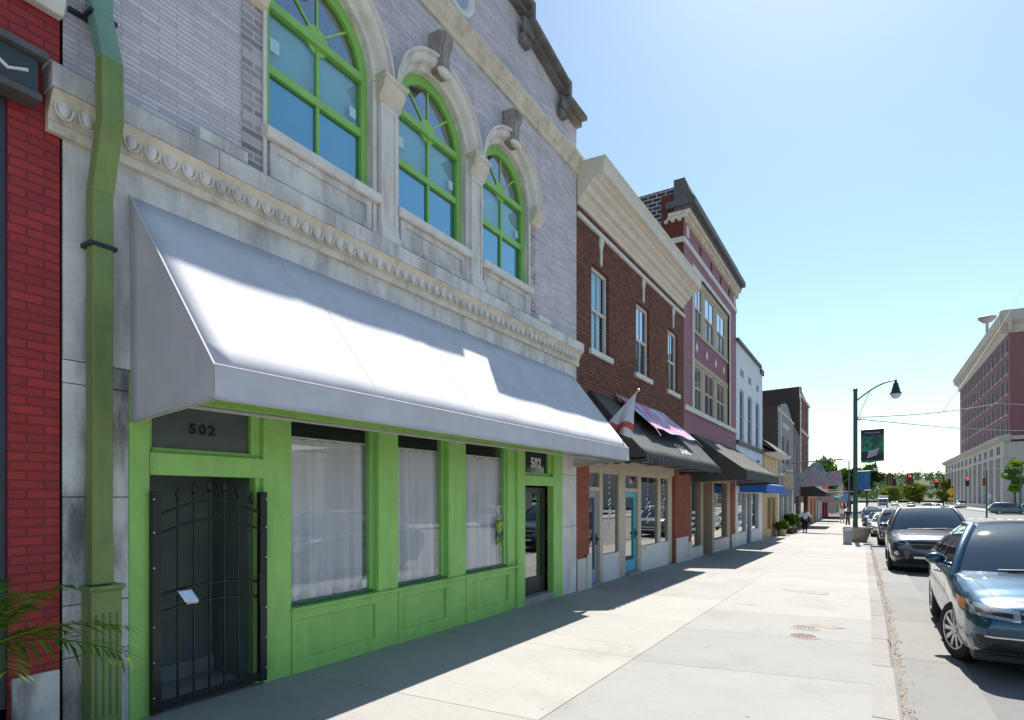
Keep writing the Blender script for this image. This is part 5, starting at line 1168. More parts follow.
for r_ in range(5):
    for k in range(13):
        y=ya+3.4+k*5.75
        z=fl0[r_]; f=MB(); f.box(X0+1.12,X0+1.19,y-.15,y+3.7,z-.3,z); f.box(X0+1.12,X0+1.19,y+1.6,y+1.95,z,z+2.8); w=f.build('window',stone2,ob)
        q=MB(); q.box(X0+1.16,X0+1.195,y,y+1.6,z,z+2.8); q.box(X0+1.16,X0+1.195,y+1.95,y+3.55,z,z+2.8); q.build('pane',wm,w)
    for k in range(3):
        x=X0+4.6+k*8; z=fl0[r_]; f=MB(); f.box(x-.3,x+4.8,ya+1.12,ya+1.19,z-.3,z); f.box(x-.3,x+4.8,ya+1.12,ya+1.19,z+2.8,z+3.1); w=f.build('window',bone,ob); q=MB(); q.box(x,x+4.5,ya+1.15,ya+1.195,z,z+2.8); q.build('pane',far_glass,w)
dish=thing('rooftop_dish','grey mushroom shaped dish on a mast above the office building roof','dish',(27.5,205,40)); m=MB(); m.tube([(27.5,205,39.6),(27.5,205,50.6)],.35,8); m.build('mast',plain('mast grey',(.3,.32,.36),.6),dish); m=MB(); m.lathe([(0,49.7),(1.0,50.0),(2.0,51.0),(2.1,51.4),(1.2,51.8),(0,51.9)],(27.5,205,0),18); m.build('bowl',plain('dish grey',(.22,.24,.28),.5),dish,smooth=60)

# unseen opposite side, added for window reflections; kept low and pale for fill light
for i,(a,c,h,mt,l) in enumerate(((-22,6,5.2,white_brick,'unseen long white brick building across the road, behind the camera side'),(8,30,4.8,cream,'unseen low tan building across the road facing the green storefront'),(33,62,6.2,grey_brick,'unseen grey brick building across the road facing the white building'))):
    t=thing('commercial_building',l,'building',(24.6,(a+c)/2,0)); m=MB(); wall(m,a,c,-1.4,h,[dict(u0=a+2+k*4.4,u1=a+4.4+k*4.4,v0=z0,v1=z0+2.3) for k in range(int((c-a-3)//4.4)) for z0 in ((.0,4.4) if h>8 else (0,))],x=24.6,rev=-.3); m.build('brick_wall',mt,t,norm=False)
    m=MB(); m.box(25.0,38,a,c,-1.4,h-.3); m.build('side_wall',dark_in,t)
    m=MB(); m.box(24.3,24.6,a,c,h,h+.3); m.build('cornice',bone,t)
# ================================================================== cars
def lerp_tab(T,y):
    for (a,*p),(b,*q) in zip(T,T[1:]):
        if y<=b:
            t=max(0,(y-a)/(b-a)); t=t*t*(3-2*t)*.5+t*.5
            return [u+(v-u)*t for u,v in zip(p,q)]
    return T[-1][1:]
def turn(m,cx,cy,a):
    c,s=math.cos(a),math.sin(a); m.v=[(cx+(x-cx)*c-(y-cy)*s,cy+(x-cx)*s+(y-cy)*c,z) for x,y,z in m.v]
def paint(name,col,metal=.55,rough=.28):
    n=NT(name); co=n.obj(); f=n.noise(co,400,2); c=n.mix(n.ramp(f,.4,.7),mul(col,.9),mul(col,1.15)); n.pbsdf(c,rough,metal,.5,None,1.0); return n.m
def car(label,spec,pm,loc,rz=0,cat='car',sc=1.0,steer=0,group='cars parked along the kerb',detail=True,name='parked_car'):
    """front bumper at local y=0 facing -y; thing origin on the road under the front axle's middle"""
    t=thing(name,label,cat,loc,rz,group); t.scale=(sc,sc,sc)
    L,Wd,H=spec['L'],spec['W'],spec['H']; hw=Wd/2; yf,yr=spec['axles']; R_=spec['wheel']
    T=spec['body']            # y, halfwidth factor, z bottom, z shoulder, z centre top
    ys=[]; y=0
    while y<L: ys.append(y); y+=.05 if (y<.5 or y>L-.5) else .10
    ys.append(L)
    ring=lambda w,zb,zs,zt:[(0,zb),(.7*w,zb),(.93*w,zb+.04),(.985*w,zb+.16),(1.0*w,zb+.45*(zs-zb)),(.995*w,zb+.72*(zs-zb)),(.97*w,zs-.06),(.93*w,zs-.015),(.84*w,zs+.3*(zt-zs)),(.62*w,zs+.72*(zt-zs)),(.33*w,zs+.94*(zt-zs)),(0,zt)]
    rows=[]
    for y in ys:
        wf,zb,zs,zt=lerp_tab(T,y); r=ring(hw*wf,zb,zs,zt)
        rows.append([(x,y,z) for x,z in r]+[(-x,y,z) for x,z in r[-2:0:-1]])
    m=MB(); n=len(rows[0]); vs=[v for r in rows for v in r]
    fs=[(i*n+k,i*n+(k+1)%n,(i+1)*n+(k+1)%n,(i+1)*n+k) for i in range(len(rows)-1) for k in range(n)]
    m.add(vs,fs+[tuple(range(n)),tuple(range((len(rows)-1)*n,len(rows)*n))])
    body=m.build('body',pm,t,local=True,smooth=40)
    # wheel arches cut out of the body, then the cutter is deleted
    c=MB()
    for y in (yf,yr): c.lathe([(R_*1.13,-hw*1.2),(R_*1.13,-hw+.26),(0,-hw+.26)],(0,y,R_),28,'x'); c.lathe([(0,hw-.26),(R_*1.13,hw-.26),(R_*1.13,hw*1.2)],(0,y,R_),28,'x')
    cut=c.build('cutter',trim_m,None,local=True,weld=True)
    bo=body.modifiers.new('arch','BOOLEAN'); bo.object=cut; bo.operation='DIFFERENCE'; bo.solver='EXACT'
    bpy.context.view_layer.update()
    me=bpy.data.meshes.new_from_object(body.evaluated_get(bpy.context.evaluated_depsgraph_get()))
    body.modifiers.clear(); body.data=me; bpy.data.objects.remove(cut)
    for p in me.polygons: p.use_smooth=True
    me.set_sharp_from_angle(angle=R(35))
    bm=bmesh.new(); bm.from_mesh(me); tree_=BVHTree.FromBMesh(bm); bm.free()
    # greenhouse
    G=spec['glass']; wb=hw*G['wb']; wr=hw*G['wr']; zr=H; zs_=lambda y:lerp_tab(T,y)[2]
    y0,y1,y2,y3=G['ws_base'],G['roof_f'],G['roof_r'],G['rear_base']
    z0=zs_(y0)-.02; z3=zs_(y3)-.02; zc0=lerp_tab(T,y0)[3]; bow=.14
    def ws(s,q):
        x=(-1+2*s)*(wb+(wr-wb)*q); c_=1-(2*s-1)**2
        return (x,y0+(y1-y0)*q-bow*c_*(1-.45*q)+.0,z0+(zr-z0)*q+.065*math.sin(PI*q)+(zc0-z0)*.5*c_*(1-q)+.035*c_*q)
    def rg(s,q):
        x=(1-2*s)*(wb*.94+(wr*.95-wb*.94)*q); c_=1-(2*s-1)**2
        return (x,y3+(y2-y3)*q+bow*.7*c_*(1-.5*q),z3+(zr-.02-z3)*q+.03*c_*q+.04*math.sin(PI*q))
    def rf(s,q):
        w=wr*(1-.05*q); x=(-1+2*s)*w; c_=1-(2*s-1)**2
        return (x,y1+(y2-y1)*q-(bow*.55*c_)*(1-q)+.35*bow*c_*q,zr-.0*q+.035*c_+.03*math.sin(PI*q)*(.5+.5*c_)-.02*q)
    m=MB(); m.grid(ws,14,8); m.build('windscreen',carglass_m,t,local=True,smooth=180)
    m=MB(); m.grid(rg,12,6); m.build('rear_window',carglass_m,t,local=True,smooth=180)
    m=MB(); m.grid(rf,14,10); rfo=m.build('roof',pm,t,local=True,smooth=180)
    for sg in (-1,1):
        def sd(s,q):
            yb=y0+(y3-y0)*s; yt=y1+(y2-y1)*s; zb_=zs_(yb)-.03
            bul=.03*math.sin(PI*q)
            return (sg*(wb+(wr*(1-.05*s)-wb)*q+bul),yb+(yt-yb)*q,zb_+(zr-.02*s-zb_)*q)
        m=MB(); m.grid(sd,18,6); sw=m.build('side_window',carglass_m,t,local=True,smooth=180)
        m=MB()
        def edge(fn,a,b,r0,n=9): m.tube([fn(a[0]+(b[0]-a[0])*k/n,a[1]+(b[1]-a[1])*k/n) for k in range(n+1)],r0,6)
        s0=0 if sg<0 else 1
        edge(ws,(s0,-.06),(s0,1),.045); edge(rf,(s0,0),(s0,1),.035)
        m.build('pillar',pm,t,local=True,smooth=60)
        m=MB(); sC=G['c_pillar']                      # C/D pillar panel
        m.grid(lambda s,q:tuple(a+b for a,b in zip(sd(sC+(1.0-sC)*s+(G.get('rake',.0))*(1-q)*(1-s),q),(sg*.012,0,0))),4,6); m.build('rear_pillar',pm,t,local=True,smooth=180)
        m=MB()
        for sB,w_ in G['b_pillars']: m.grid(lambda s,q:tuple(a+b for a,b in zip(sd(sB+w_*s,q),(sg*.008,0,0))),2,6)
        m.build('door_pillar',trim_m,t,local=True,smooth=180)
        m=MB(); m.tube([tuple(a+b for a,b in zip(sd(.04+.9*k/12,.0),(sg*.012,0,.015))) for k in range(13)],.012,5); m.build('belt_trim',chrome_m if spec.get('chrome') else trim_m,t,local=True,smooth=60)
        if spec.get('rails'): m=MB(); m.tube([tuple(a+b for a,b in zip(sd(.12+.76*k/8,1),(-sg*.05,0,.085 if 0<k<8 else .02))) for k in range(9)],.022,6); m.build('roof_rail',plain('roof rail %s%d'%(label[:4],sg),(.45,.46,.48),.35,.7),t,local=True,smooth=60)
        # mirrors
        mz=zs_(y0+.35)+.09; my=y0+.40; mx=sg*(hw*.99)
        m=MB(); m.ball((mx+sg*.09,my,mz),(.105,.07,.07),12,8); m.tube([(mx-sg*.07,my+.02,mz-.07),(mx+sg*.06,my+.01,mz-.04)],.025,6); mo=m.build('mirror',pm,t,local=True,smooth=60)
        m=MB(); m.ball((mx+sg*.09,my+.035,mz),(.088,.05,.055),10,6); m.build('mirror_glass',chrome_m,mo,local=True,smooth=60)
    # front details projected onto the body
    def proj(x,z,dy=1,y=-2,off=.008):
        h=tree_.ray_cast(Vector((x,y if dy>0 else L+2,z)),Vector((0,dy,0)))
        if h[0] is None: return None
        return (x,h[0].y-dy*off,z)
    def patch(nm,mt,P,nx=10,nz=4,dy=1,off=.008,par=None):
        (a,b,c,d)=P; m=MB(); vs=[];idx={}
        for j in range(nz+1):
            for i in range(nx+1):
                s,q=i/nx,j/nz
                x=(a[0]*(1-s)+b[0]*s)*(1-q)+(d[0]*(1-s)+c[0]*s)*q; z=(a[1]*(1-s)+b[1]*s)*(1-q)+(d[1]*(1-s)+c[1]*s)*q
                p=proj(x,z,dy,off=off)
                if p: idx[i,j]=len(vs); vs.append(p)
        fs=[]
        for j in range(nz):
            for i in range(nx):
                k=[(i,j),(i+1,j),(i+1,j+1),(i,j+1)]
                if all(q in idx for q in k):
                    f=[idx[q] for q in k]
                    if max(abs(vs[u][1]-vs[v][1]) for u in f for v in f)<.35: fs.append(f)
        if not fs: return None
        m.add(vs,fs); return m.build(nm,mt,par or t,local=True,smooth=180,norm=False)
    F=spec['front']
    for sg in (-1,1):
        q=[(sg*hw*x,z) for x,z in F['lamp']]; 
        patch('headlight',F.get('lampmat',lens_m),q,14,5,off=.012)
        if F.get('amber'): patch('amber_marker',amber_m,[(sg*hw*x,z) for x,z in F['amber']],4,4,off=.018)
        if F.get('inner'): 
            patch('lamp_bezel',trim_m,[(sg*hw*x,z) for x,z in F['inner']],8,3,off=.016)
        for q_ in F.get('fogbay',[]): patch('fog_bay',trim_m,[(sg*hw*x,z) for x,z in q_],8,4)
        if F.get('fog'):
            p=proj(sg*hw*F['fog'][0],F['fog'][1]); 
            if p: m=MB(); m.lathe([(0,-.02),(.055,-.015),(.065,.03)],p,14,'y'); m.build('fog_lamp',lens_m,t,local=True,smooth=60)
    for nm,mt,q in F['grille']: patch(nm,mt if not isinstance(mt,str) else {'black':trim_m,'chrome':chrome_m,'body':pm}[mt],[(hw*x,z) for x,z in q],22,4,off=.014 if mt=='chrome' else .010)
    if F.get('plate'):
        p=proj(0,F['plate']); 
        if p: m=MB(); m.box(-.16,.16,p[1]-.03,p[1]-.01,F['plate']-.08,F['plate']+.08); m.build('number_plate',plain('plate '+label[:9],(.6,.62,.66),.4),t,local=True)
    # rear lamps
    for sg in (-1,1): patch('tail_light',redlens_m,[(sg*hw*.6,zs_(L-.2)-.24),(sg*hw*.97,zs_(L-.2)-.22),(sg*hw*.97,zs_(L-.2)-.06),(sg*hw*.6,zs_(L-.2)-.08)],6,3,dy=-1)
    # side lines and handles
    if detail:
        for sg in (-1,1):
            def sproj(y,z,off=.004):
                h=tree_.ray_cast(Vector((sg*3,y,z)),Vector((-sg,0,0))); return (h[0].x+sg*off,y,z) if h[0] is not None else None
            m=MB()
            for yb in spec['doors']:
                P=[sproj(yb,.36+(zs_(yb)-.08-.36)*k/8) for k in range(9)]
                for a,b in zip(P,P[1:]):
                    if a and b: m.quad((a[0],a[1]-.006,a[2]),(a[0],a[1]+.006,a[2]),(b[0],b[1]+.006,b[2]),(b[0],b[1]-.006,b[2]))
            if m.f: m.build('door_seam',trim_m,t,local=True,norm=False)
            for yb in spec['handles']:
                p=sproj(yb,zs_(yb)-.16,.0)
                if p: m=MB(); m.tube([(p[0],yb-.09,p[2]),(p[0]+sg*.03,yb-.07,p[2]),(p[0]+sg*.03,yb+.07,p[2]),(p[0],yb+.09,p[2])],.014,6); m.build('door_handle',chrome_m if spec.get('chrome') else pm,t,local=True,smooth=60)
            if spec.get('cladding'):
                m=MB(); P=[(sproj(yf+R_*1.2+(yr-yf-R_*2.4)*k/10,.24,.012),sproj(yf+R_*1.2+(yr-yf-R_*2.4)*k/10,.40,.012)) for k in range(11)]
                for (a,b),(c,d) in zip(P,P[1:]):
                    if a and b and c and d: m.quad(a,c,d,b)
                if m.f: m.build('sill_cladding',trim_m,t,local=True,norm=False)
        def tproj(x,y,off=.003):
            h=tree_.ray_cast(Vector((x,y,3)),Vector((0,0,-1))); return Vector((x,y,h[0].z+off)) if h[0] is not None else None
        m=MB(); yb=spec['glass']['ws_base']-.10
        for sg in (-1,1):
            P=[tproj(sg*hw*(.66+.16*k/10),.26+(yb-.26)*k/10) for k in range(11)]
            for a,b in zip(P,P[1:]): m.quad(a+Vector((-.005,0,0)),a+Vector((.005,0,0)),b+Vector((.005,0,0)),b+Vector((-.005,0,0)))
        P=[tproj(hw*.66*(-1+2*k/12),.26-.10*(1-(2*k/12-1)**2)) for k in range(13)]
        for a,b in zip(P,P[1:]): m.quad(a,b,b+Vector((0,.010,.001)),a+Vector((0,.010,.001)))
        m.build('bonnet_seam',trim_m,t,local=True,norm=False)
        m=MB()
        for x,q in ((-.10,.30),(.28,.72)):             # wipers on the windscreen
            a=Vector(ws(.5+x*.5-.22,.035)); b=Vector(ws(min(.97,.5+x*.5+.28),.075)); m.tube([a+Vector((0,-.015,.02)),b+Vector((0,-.02,.02))],.011,5)
        m.build('wiper',trim_m,t,local=True)
    # wheels
    for y in (yf,yr):
        for sg in (-1,1):
            cx_=sg*(hw-.115)
            w=MB(); tw=.105; w.lathe([(R_*.66,-tw),(R_*.80,-tw*1.05),(R_*.94,-tw*.92),(R_,-tw*.55),(R_,tw*.55),(R_*.94,tw*.92),(R_*.80,tw*1.05),(R_*.66,tw)],(cx_,y,R_),32,'x',caps=False)
            if y==yf and steer: turn(w,cx_,y,steer)
            wo=w.build('wheel',tyre_m,t,local=True,smooth=40)
            q=MB(); ox=cx_+sg*.075; q.lathe([(R_*.67,sg*.03),(R_*.61,sg*.028),(R_*.60,-sg*.05)],(ox,y,R_),32,'x',caps=False)
            dk=MB(); dk.lathe([(0,-sg*.05),(R_*.66,-sg*.05)],(ox,y,R_),24,'x',caps=False)
            if y==yf and steer: turn(dk,cx_,y,steer)
            dk.build('brake_disc',trim_m,wo,local=True)
            ns=spec.get('spokes',10)
            for k in range(ns):
                a=2*PI*k/ns; ca,sa=math.cos(a),math.sin(a); b0=a+.10; b1=a-.10
                w0=.06 if ns<9 else .026
                q.add([(ox+sg*.015,y+R_*.12*ca-w0*sa*.6,R_+R_*.12*sa+w0*ca*.6),(ox+sg*.015,y+R_*.12*ca+w0*sa*.6,R_+R_*.12*sa-w0*ca*.6),(ox+sg*.022,y+R_*.63*ca+w0*sa,R_+R_*.63*sa-w0*ca),(ox+sg*.022,y+R_*.63*ca-w0*sa,R_+R_*.63*sa+w0*ca)],[(0,1,2,3)])
            q.lathe([(0,sg*.03),(R_*.15,sg*.025),(R_*.17,-sg*.02)],(ox,y,R_),16,'x')
            if y==yf and steer: turn(q,cx_,y,steer)
            q.build('rim',rim_m,wo,local=True,smooth=40)
    m=MB(); m.box(-hw*.86,hw*.86,.25,L-.3,.16,.34); [m.box(-hw*.72,hw*.72,y-R_*1.1,y+R_*1.1,.2,.62) for y in (yf,yr)]; m.build('underbody',trim_m,t,local=True)
    return t
SEDAN=dict(L=4.66,W=1.78,H=1.43,axles=(.88,3.53),wheel=.325,chrome=True,spokes=10,
  body=[(0,.78,.34,.60,.64),(.04,.84,.30,.66,.70),(.12,.89,.24,.70,.75),(.30,.945,.20,.75,.815),(.60,.98,.19,.81,.875),(1.0,1.0,.19,.88,.93),(1.45,1.0,.19,.945,.99),(2.4,1.0,.19,.965,.99),(3.4,1.0,.20,.99,1.01),(3.95,.985,.22,1.0,1.06),(4.4,.95,.26,.98,1.04),(4.58,.90,.32,.93,.98),(4.66,.84,.38,.86,.90)],
  glass=dict(wb=.93,wr=.64,ws_base=1.28,roof_f=2.05,roof_r=3.15,rear_base=4.05,c_pillar=.84,rake=-.04,b_pillars=[(.0,.03),(.46,.035),(.70,.015)]),
  front=dict(lamp=[(.50,.60),(.965,.64),(.965,.75),(.50,.70)],amber=[(.93,.645),(.968,.65),(.968,.745),(.93,.735)],inner=[(.56,.635),(.86,.665),(.86,.70),(.56,.675)],
     fogbay=[[(.50,.24),(.86,.30),(.90,.44),(.62,.42)]],fog=None,
     grille=[('grille','black',[(-.48,.60),(.48,.60),(.50,.70),(-.50,.70)]),('grille_trim','chrome',[(-.48,.615),(.48,.615),(.48,.63),(-.48,.63)]),('grille_trim','chrome',[(-.49,.675),(.49,.675),(.49,.69),(-.49,.69)]),('lower_intake','black',[(-.62,.24),(.62,.24),(.66,.44),(-.66,.44)]),('intake_trim','chrome',[(-.86,.275),(.86,.275),(.86,.29),(-.86,.29)]),('intake_trim','chrome',[(-.80,.435),(.80,.435),(.80,.45),(-.80,.45)])]),
  doors=[1.62,2.72,3.62],handles=[2.5,3.48])
WAGON=dict(L=4.82,W=1.86,H=1.62,axles=(.95,3.69),wheel=.35,rails=True,cladding=True,spokes=5,
  body=[(0,.78,.38,.74,.79),(.05,.84,.32,.82,.87),(.15,.90,.26,.86,.92),(.40,.955,.23,.92,.985),(.8,.985,.22,.97,1.04),(1.2,1.0,.22,1.02,1.085),(1.6,1.0,.22,1.06,1.10),(2.6,1.0,.22,1.08,1.10),(3.8,1.0,.23,1.11,1.13),(4.4,.98,.26,1.12,1.14),(4.7,.94,.32,1.10,1.13),(4.82,.88,.40,1.02,1.06)],
  glass=dict(wb=.94,wr=.68,ws_base=1.32,roof_f=2.02,roof_r=4.25,rear_base=4.68,c_pillar=.86,b_pillars=[(.0,.03),(.36,.03),(.62,.03)]),
  front=dict(lamp=[(.52,.74),(.955,.79),(.95,.89),(.56,.85)],inner=[(.60,.77),(.80,.79),(.80,.84),(.62,.83)],amber=None,
     fogbay=[[(.60,.40),(.93,.44),(.93,.66),(.66,.60)]],fog=(.80,.52),plate=None,
     grille=[('grille','black',[(-.44,.64),(.44,.64),(.50,.86),(-.50,.86)]),('grille_trim','chrome',[(-.50,.745),(.50,.745),(.50,.77),(-.50,.77)]),('grille_trim','chrome',[(-.47,.84),(.47,.84),(.48,.865),(-.48,.865)]),('lower_intake','black',[(-.55,.36),(.55,.36),(.52,.52),(-.52,.52)]),('skid_trim','chrome',[(-.42,.40),(.42,.40),(.42,.45),(-.42,.45)])]),
  doors=[1.66,2.76,3.7],handles=[2.56,3.6])
HATCH=dict(WAGON); HATCH.update(L=4.4,H=1.66,axles=(.85,3.45),body=[(min(y,4.4) if i<11 else 4.4+.0*i,*r) for i,(y,*r) in enumerate([(0,.80,.36,.78,.84),(.05,.86,.30,.86,.92),(.15,.92,.25,.92,.98),(.4,.96,.23,.98,1.05),(.8,.99,.22,1.03,1.09),(1.1,1.0,.22,1.06,1.11),(1.6,1.0,.22,1.08,1.11),(2.6,1.0,.22,1.10,1.12),(3.6,1.0,.23,1.12,1.13),(4.0,.98,.26,1.12,1.14),(4.25,.94,.32,1.08,1.12),(4.4,.90,.4,1.0,1.05)])],
  glass=dict(wb=.94,wr=.70,ws_base=1.1,roof_f=1.85,roof_r=3.85,rear_base=4.2,c_pillar=.85,b_pillars=[(.0,.03),(.36,.03),(.62,.03)]))
def park(label,spec,pm,lat,sw,sc,**k):
    """kerb-side front wheel touches the road at (lat, sw)"""
    hw=spec['W']/2*sc; return car(label,spec,pm,(lat+hw-.08,sw-spec['axles'][0]*sc,roadz(sw)+.004),0,sc=sc,**k)
park('deep teal blue saloon with steered front wheels parked at the kerb',SEDAN,paint('teal blue car paint',(.003,.055,.11)),.97,9.35,1.16,steer=R(20))
park('dark grey estate car with roof rails behind the teal saloon',WAGON,paint('charcoal car paint',(.085,.08,.095)),.55,21.9,1.17)
park('pale gold hatchback parked behind the dark estate',HATCH,paint('pale gold car paint',(.36,.33,.28)),.42,37.0,1.12)
park('white car at the kerb, next behind the gold hatchback',SEDAN,paint('white car paint',(.72,.72,.73),.1),.10,47.5,1.05,detail=False)
park('dark blue car at the kerb, third behind the gold hatchback',HATCH,paint('dark blue car paint',(.02,.03,.06)),-.55,66,1.05,detail=False)
park('silver car at the kerb, second behind the gold hatchback',SEDAN,paint('silver car paint',(.45,.46,.48)),-.15,56.5,1.05,detail=False)
park('small grey car at the kerb, furthest of the parked row',HATCH,paint('grey car paint',(.25,.26,.27)),-.75,77,1.05,detail=False)
far='cars standing across the road'
car('white estate car across the road above the dark estate car roof',WAGON,paint('far white paint',(.74,.74,.75),.1),(10.2,146,roadz(146)),0,group=far,detail=False)
car('silver saloon across the road beside the white estate',SEDAN,paint('far silver paint',(.5,.5,.52)),(12.6,157,roadz(157)),0,group=far,detail=False)
car('pale grey hatchback seen from behind near the stone colonnade',HATCH,paint('far pale grey paint',(.55,.55,.60)),(19.6,188,roadz(188)),PI,group=far,sc=1.15,detail=False)
car('grey estate car standing side-on below the lime green tree',WAGON,paint('far grey paint',(.13,.15,.17)),(22.6,126.0,roadz(126)),PI/2,group=far,sc=1.15,detail=False)
car('dark maroon estate car standing side-on beyond the grey one',WAGON,paint('far maroon paint',(.10,.03,.05)),(27.6,132,roadz(132)),PI/2,group=far,sc=1.15,detail=False)
car('dark saloon far along the right side of the road',SEDAN,paint('far dark paint',(.04,.04,.05)),(9.6,190,roadz(190)),0,group=far,detail=False)
car('beige saloon among the far cars at the road end',SEDAN,paint('far beige paint',(.5,.47,.42)),(6.5,215,roadz(215)),0,group=far,detail=False)
car('white parked minivan across the road opposite the blue door',HATCH,paint('minivan white paint',(.7,.7,.7),.1),(17.4,46,roadz(46)),PI,group='cars standing across the road',sc=1.12,detail=False)
car('silver parked saloon across the road opposite the green storefront',SEDAN,paint('opposite silver paint',(.5,.5,.52)),(17.4,30,roadz(30)),PI,group='cars standing across the road',sc=1.05,detail=False)
# box van coming up the road
v=thing('box_van','white box van with dark windscreen coming up the middle of the road','van',(3.0,190,roadz(190)))
m=MB(); z=roadz(190); m.box(1.9,4.3,190.6,197,z+.5,z+3.2); m.build('cargo_box',white_paint,v,bevel=.05)
m=MB(); m.prism_x([(189.0,z+.4),(189.0,z+1.3),(189.4,z+2.4),(190.6,z+2.6),(190.6,z+.4)],2.0,4.2); m.build('cab',paint('van paint',(.7,.7,.72),.1),v,bevel=.05)
m=MB(); m.add([(2.1,188.98,z+1.36),(4.1,188.98,z+1.36),(4.0,189.36,z+2.36),(2.2,189.36,z+2.36)],[(0,1,2,3)]); m.build('windscreen',carglass_m,v)
m=MB(); m.box(2.2,4.0,188.9,189.0,z+.7,z+1.05); m.build('grille',trim_m,v); m=MB(); [m.box(x,x+.3,188.9,188.99,z+1.05,z+1.2) for x in (2.05,3.85)]; split(m,'headlight',lens_m,v)
for x in (2.1,4.1):
    for y in (190,195.5): m=MB(); m.lathe([(.2,-.12),(.42,-.12),(.42,.12),(.2,.12)],(x,y,z+.42),16,'x'); m.build('wheel',tyre_m,v)

# ================================================================== people
def skin(name,J,E,rad,mat_,parent,root=0,lv=2):
    me=bpy.data.meshes.new(name); me.from_pydata(J,E,[]); ob=bpy.data.objects.new(name,me); COL.objects.link(ob)
    md=ob.modifiers.new('skin','SKIN'); md.use_smooth_shade=True
    for i,v in enumerate(me.skin_vertices[0].data):
        r=rad[i]; v.radius=(r,r) if not isinstance(r,tuple) else r; v.use_root=(i==root)
    sb=ob.modifiers.new('sub','SUBSURF'); sb.levels=lv; sb.render_levels=lv
    bpy.context.view_layer.update()
    m2=bpy.data.meshes.new_from_object(ob.evaluated_get(bpy.context.evaluated_depsgraph_get())); m2.materials.clear(); m2.materials.append(mat_)
    for p in m2.polygons: p.use_smooth=True
    ob.modifiers.clear(); ob.data=m2; ob.parent=parent; return ob
skin_m=surf('skin',(.42,.25,.18),.55,.08,9,bump=0)
def person(label,loc,rz,shirt,trousers,hair,h=1.72,stride=.2,shorts=False,cap=None,elbow=.0,dark=False):
    t=thing('person',label,'person',loc,rz); k=h/1.72; S_=lambda p:tuple(a*k for a in p)
    # faces -y; joints
    hips=(0,0,.90); 
    J=[hips,(0,-.005,1.06),(0,.0,1.24),(0,.01,1.40),(0,.0,1.50),(0,-.02,1.60),(0,-.02,1.70)]
    Rr=[(.145,.11),(.135,.10),(.155,.11),(.15,.095),(.055,.055),(.078,.092),(.055,.065)]
    E=[(i,i+1) for i in range(6)]
    def chain(start,pts,rs):
        p=start
        for q,r in zip(pts,rs): J.append(q); Rr.append(r); E.append((p,len(J)-1)); p=len(J)-1
    for s in (-1,1):
        f=stride*s
        chain(0,[(.09*s,0,.84),(.095*s,-.5*f+.0,.47),(.095*s,-f+(.06 if f<0 else 0),.09),(.10*s,-f-.13+(.06 if f<0 else 0),.045)],[(.09,.1),.062,.045,.04])
        ex=.06+elbow
        chain(3,[(.20*s,.01,1.38),((.24+ex*.7)*s,.03+.3*f,1.12),((.24+ex*.2)*s,-.05+.6*f,.90 if not elbow else 1.0),((.24+ex*.2)*s,-.08+.65*f,.82 if not elbow else .98)],[.062,.045,.034,.036])
        wi=len(J)-1; w=J[wi]
        for q in range(4): chain(wi,[(w[0]+.012*s*(q-1.5)*.5,w[1]-.02+.016*(q-1.5),w[2]-.06),(w[0]-.004*s,w[1]-.03+.017*(q-1.5),w[2]-.10)],[.011,.009])
        chain(wi,[(w[0]-.01*s,w[1]-.05,w[2]-.03),(w[0]-.012*s,w[1]-.06,w[2]-.06)],[.012,.01])
    body=skin('body',[S_(p) for p in J],E,[tuple(a*k for a in r) if isinstance(r,tuple) else r*k for r in Rr],skin_m if not dark else surf('dark skin',(.12,.07,.05),.55,.08,9,bump=0),t)
    idx=lambda i:S_(J[i])
    # shirt: torso and upper arms
    n0=7; per=4+4+8+2
    def arm(s): b=7+(0 if s<0 else per)+4; return b
    JJ=[idx(0),idx(1),idx(2),idx(3),S_((0,.0,1.44))]; RR=[(.17,.135),(.158,.122),(.175,.13),(.17,.115),(.075,.075)]; EE=[(0,1),(1,2),(2,3),(3,4)]
    for s in (-1,1):
        b=arm(s); p=idx(b); q=idx(b+1); w=idx(b+2); m_=tuple(.45*a+.55*c for a,c in zip(q,w)) if elbow else tuple(.7*a+.3*c for a,c in zip(q,w)); JJ+= [p,q,m_]; RR+=[.082,.068,.06]; o=len(JJ)-3; EE+=[(3,o),(o,o+1),(o+1,o+2)]
    skin('shirt',JJ,EE,[tuple(a*k for a in r) if isinstance(r,tuple) else r*k for r in RR],shirt,t)
    JJ=[S_((0,0,.98)),idx(0)]; RR=[(.155,.12),(.165,.13)]; EE=[(0,1)]
    for s in (-1,1):
        b=7+(0 if s<0 else per); p,q,w=idx(b),idx(b+1),idx(b+2)
        pts=[p,q]+([] if shorts else [tuple(a*.92+c*.08 for a,c in zip(w,q))]); o=len(JJ); JJ+=pts; RR+=[(.11,.115),.085]+([] if shorts else [.07]); EE+=[(1,o)]+[(o+i,o+i+1) for i in range(len(pts)-1)]
    skin('trousers',JJ,EE,[tuple(a*k for a in r) if isinstance(r,tuple) else r*k for r in RR],trousers,t,1)
    m=MB(); m.ball(S_((0,.012,1.665)),(.092*k,.108*k,.085*k),12,8); m.build('cap' if cap else 'hair',cap or hair,t,local=True,smooth=60)
    if cap: pass
    m=MB()
    for s in (-1,1):
        m.ball(S_((.033*s,-.108,1.615)),.011*k,8,6)
    m.ball(S_((0,-.118,1.585)),(.014*k,.02*k,.022*k),8,6); m.build('face_feature',surf('face tint '+label[:5],(.30,.17,.13),.5),t,local=True,smooth=60)
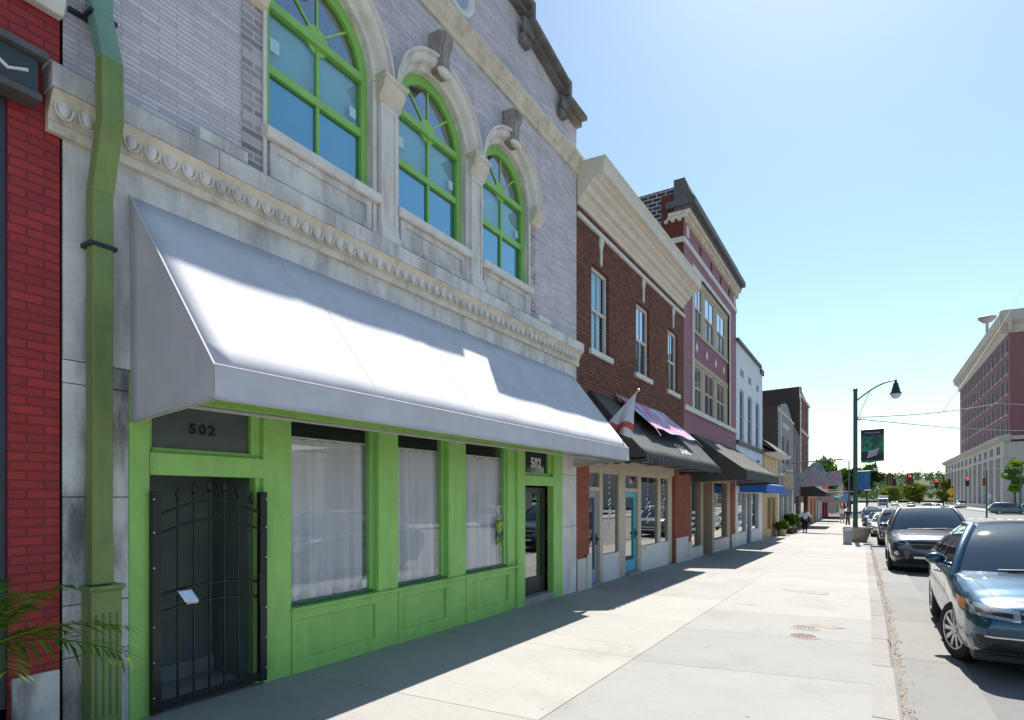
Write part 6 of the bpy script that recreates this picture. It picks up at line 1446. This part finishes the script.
    for s in (-1,1):
        b=7+(0 if s<0 else per)+2; a,c=idx(b),idx(b+1); m=MB(); m.ball((a[0],a[1]-.05*k,.045*k+max(0,a[2]-.09*k)),(.05*k,.13*k,.05*k),10,6); m.build('shoe',trim_m,t,local=True,smooth=60)
    return t
person('man in a white shirt and black trousers walking away, elbows out, seen from behind',(-4.15,48.6,walk(-4.15,48.6)),PI,fabric('white shirt',(.74,.72,.78),.8),fabric('black trousers',(.015,.015,.02),.8),plain('black hair',(.012,.01,.01),.6),1.76,.10,elbow=.16,dark=True)
person('person in a red cap, white shirt and grey shorts standing far down the pavement',(-2.55,72,walk(-2.55,72)),.4,fabric('bright white shirt',(.8,.8,.8),.8),fabric('grey shorts',(.3,.3,.32),.8),None,1.78,.08,True,fabric('red cap',(.6,.03,.04),.7))
person('person in dark blue clothes beside the lamp pole far down the pavement',(-1.75,62,walk(-1.75,62)),.2,fabric('navy shirt',(.03,.05,.10),.8),fabric('brown trousers',(.10,.06,.05),.8),plain('dark brown hair',(.03,.02,.015),.6),1.72,.08)
# ================================================================== camera, sky, sun
cam=bpy.data.cameras.new('camera'); co=bpy.data.objects.new('camera',cam); COL.objects.link(co); S.camera=co
th=math.atan(358/580)
co.location=(0,0,1.85); co.rotation_euler=(PI/2,0,th)
cam.sensor_width=36; cam.lens=36*580/1024; cam.shift_y=137/1024; cam.clip_end=6000; cam.clip_start=.05
w=bpy.data.worlds.new('World'); S.world=w; w.use_nodes=True; nt=w.node_tree; bg=nt.nodes['Background']
sky=nt.nodes.new('ShaderNodeTexSky'); sky.sky_type='NISHITA'; sky.sun_disc=False
to_sun=Vector((-.03,.77,1.0)).normalized()
sky.sun_elevation=math.asin(to_sun.z); sky.sun_rotation=math.atan2(to_sun.x,to_sun.y)
sky.air_density=1.0; sky.dust_density=.35; sky.ozone_density=0.0; sky.altitude=50
tint=nt.nodes.new('ShaderNodeMix'); tint.data_type='RGBA'; tint.blend_type='MULTIPLY'; tint.inputs[0].default_value=1; tint.inputs[7].default_value=(.93,1.03,1.0,1); nt.links.new(sky.outputs[0],tint.inputs[6]); nt.links.new(tint.outputs[2],bg.inputs['Color']); bg.inputs['Strength'].default_value=.072
sl=bpy.data.lights.new('sun','SUN'); sl.energy=3.6; sl.angle=R(.53); sl.color=(1,.955,.89)
so=bpy.data.objects.new('sun',sl); COL.objects.link(so); so.rotation_euler=to_sun.to_track_quat('Z','Y').to_euler()
S.view_settings.view_transform='Standard'; S.view_settings.look='None'; S.view_settings.exposure=1.27; S.view_settings.gamma=1
S.render.engine='CYCLES'
c=S.cycles; c.max_bounces=8; c.diffuse_bounces=4; c.glossy_bounces=4; c.transmission_bounces=6; c.transparent_max_bounces=12; c.caustics_reflective=False; c.caustics_refractive=False
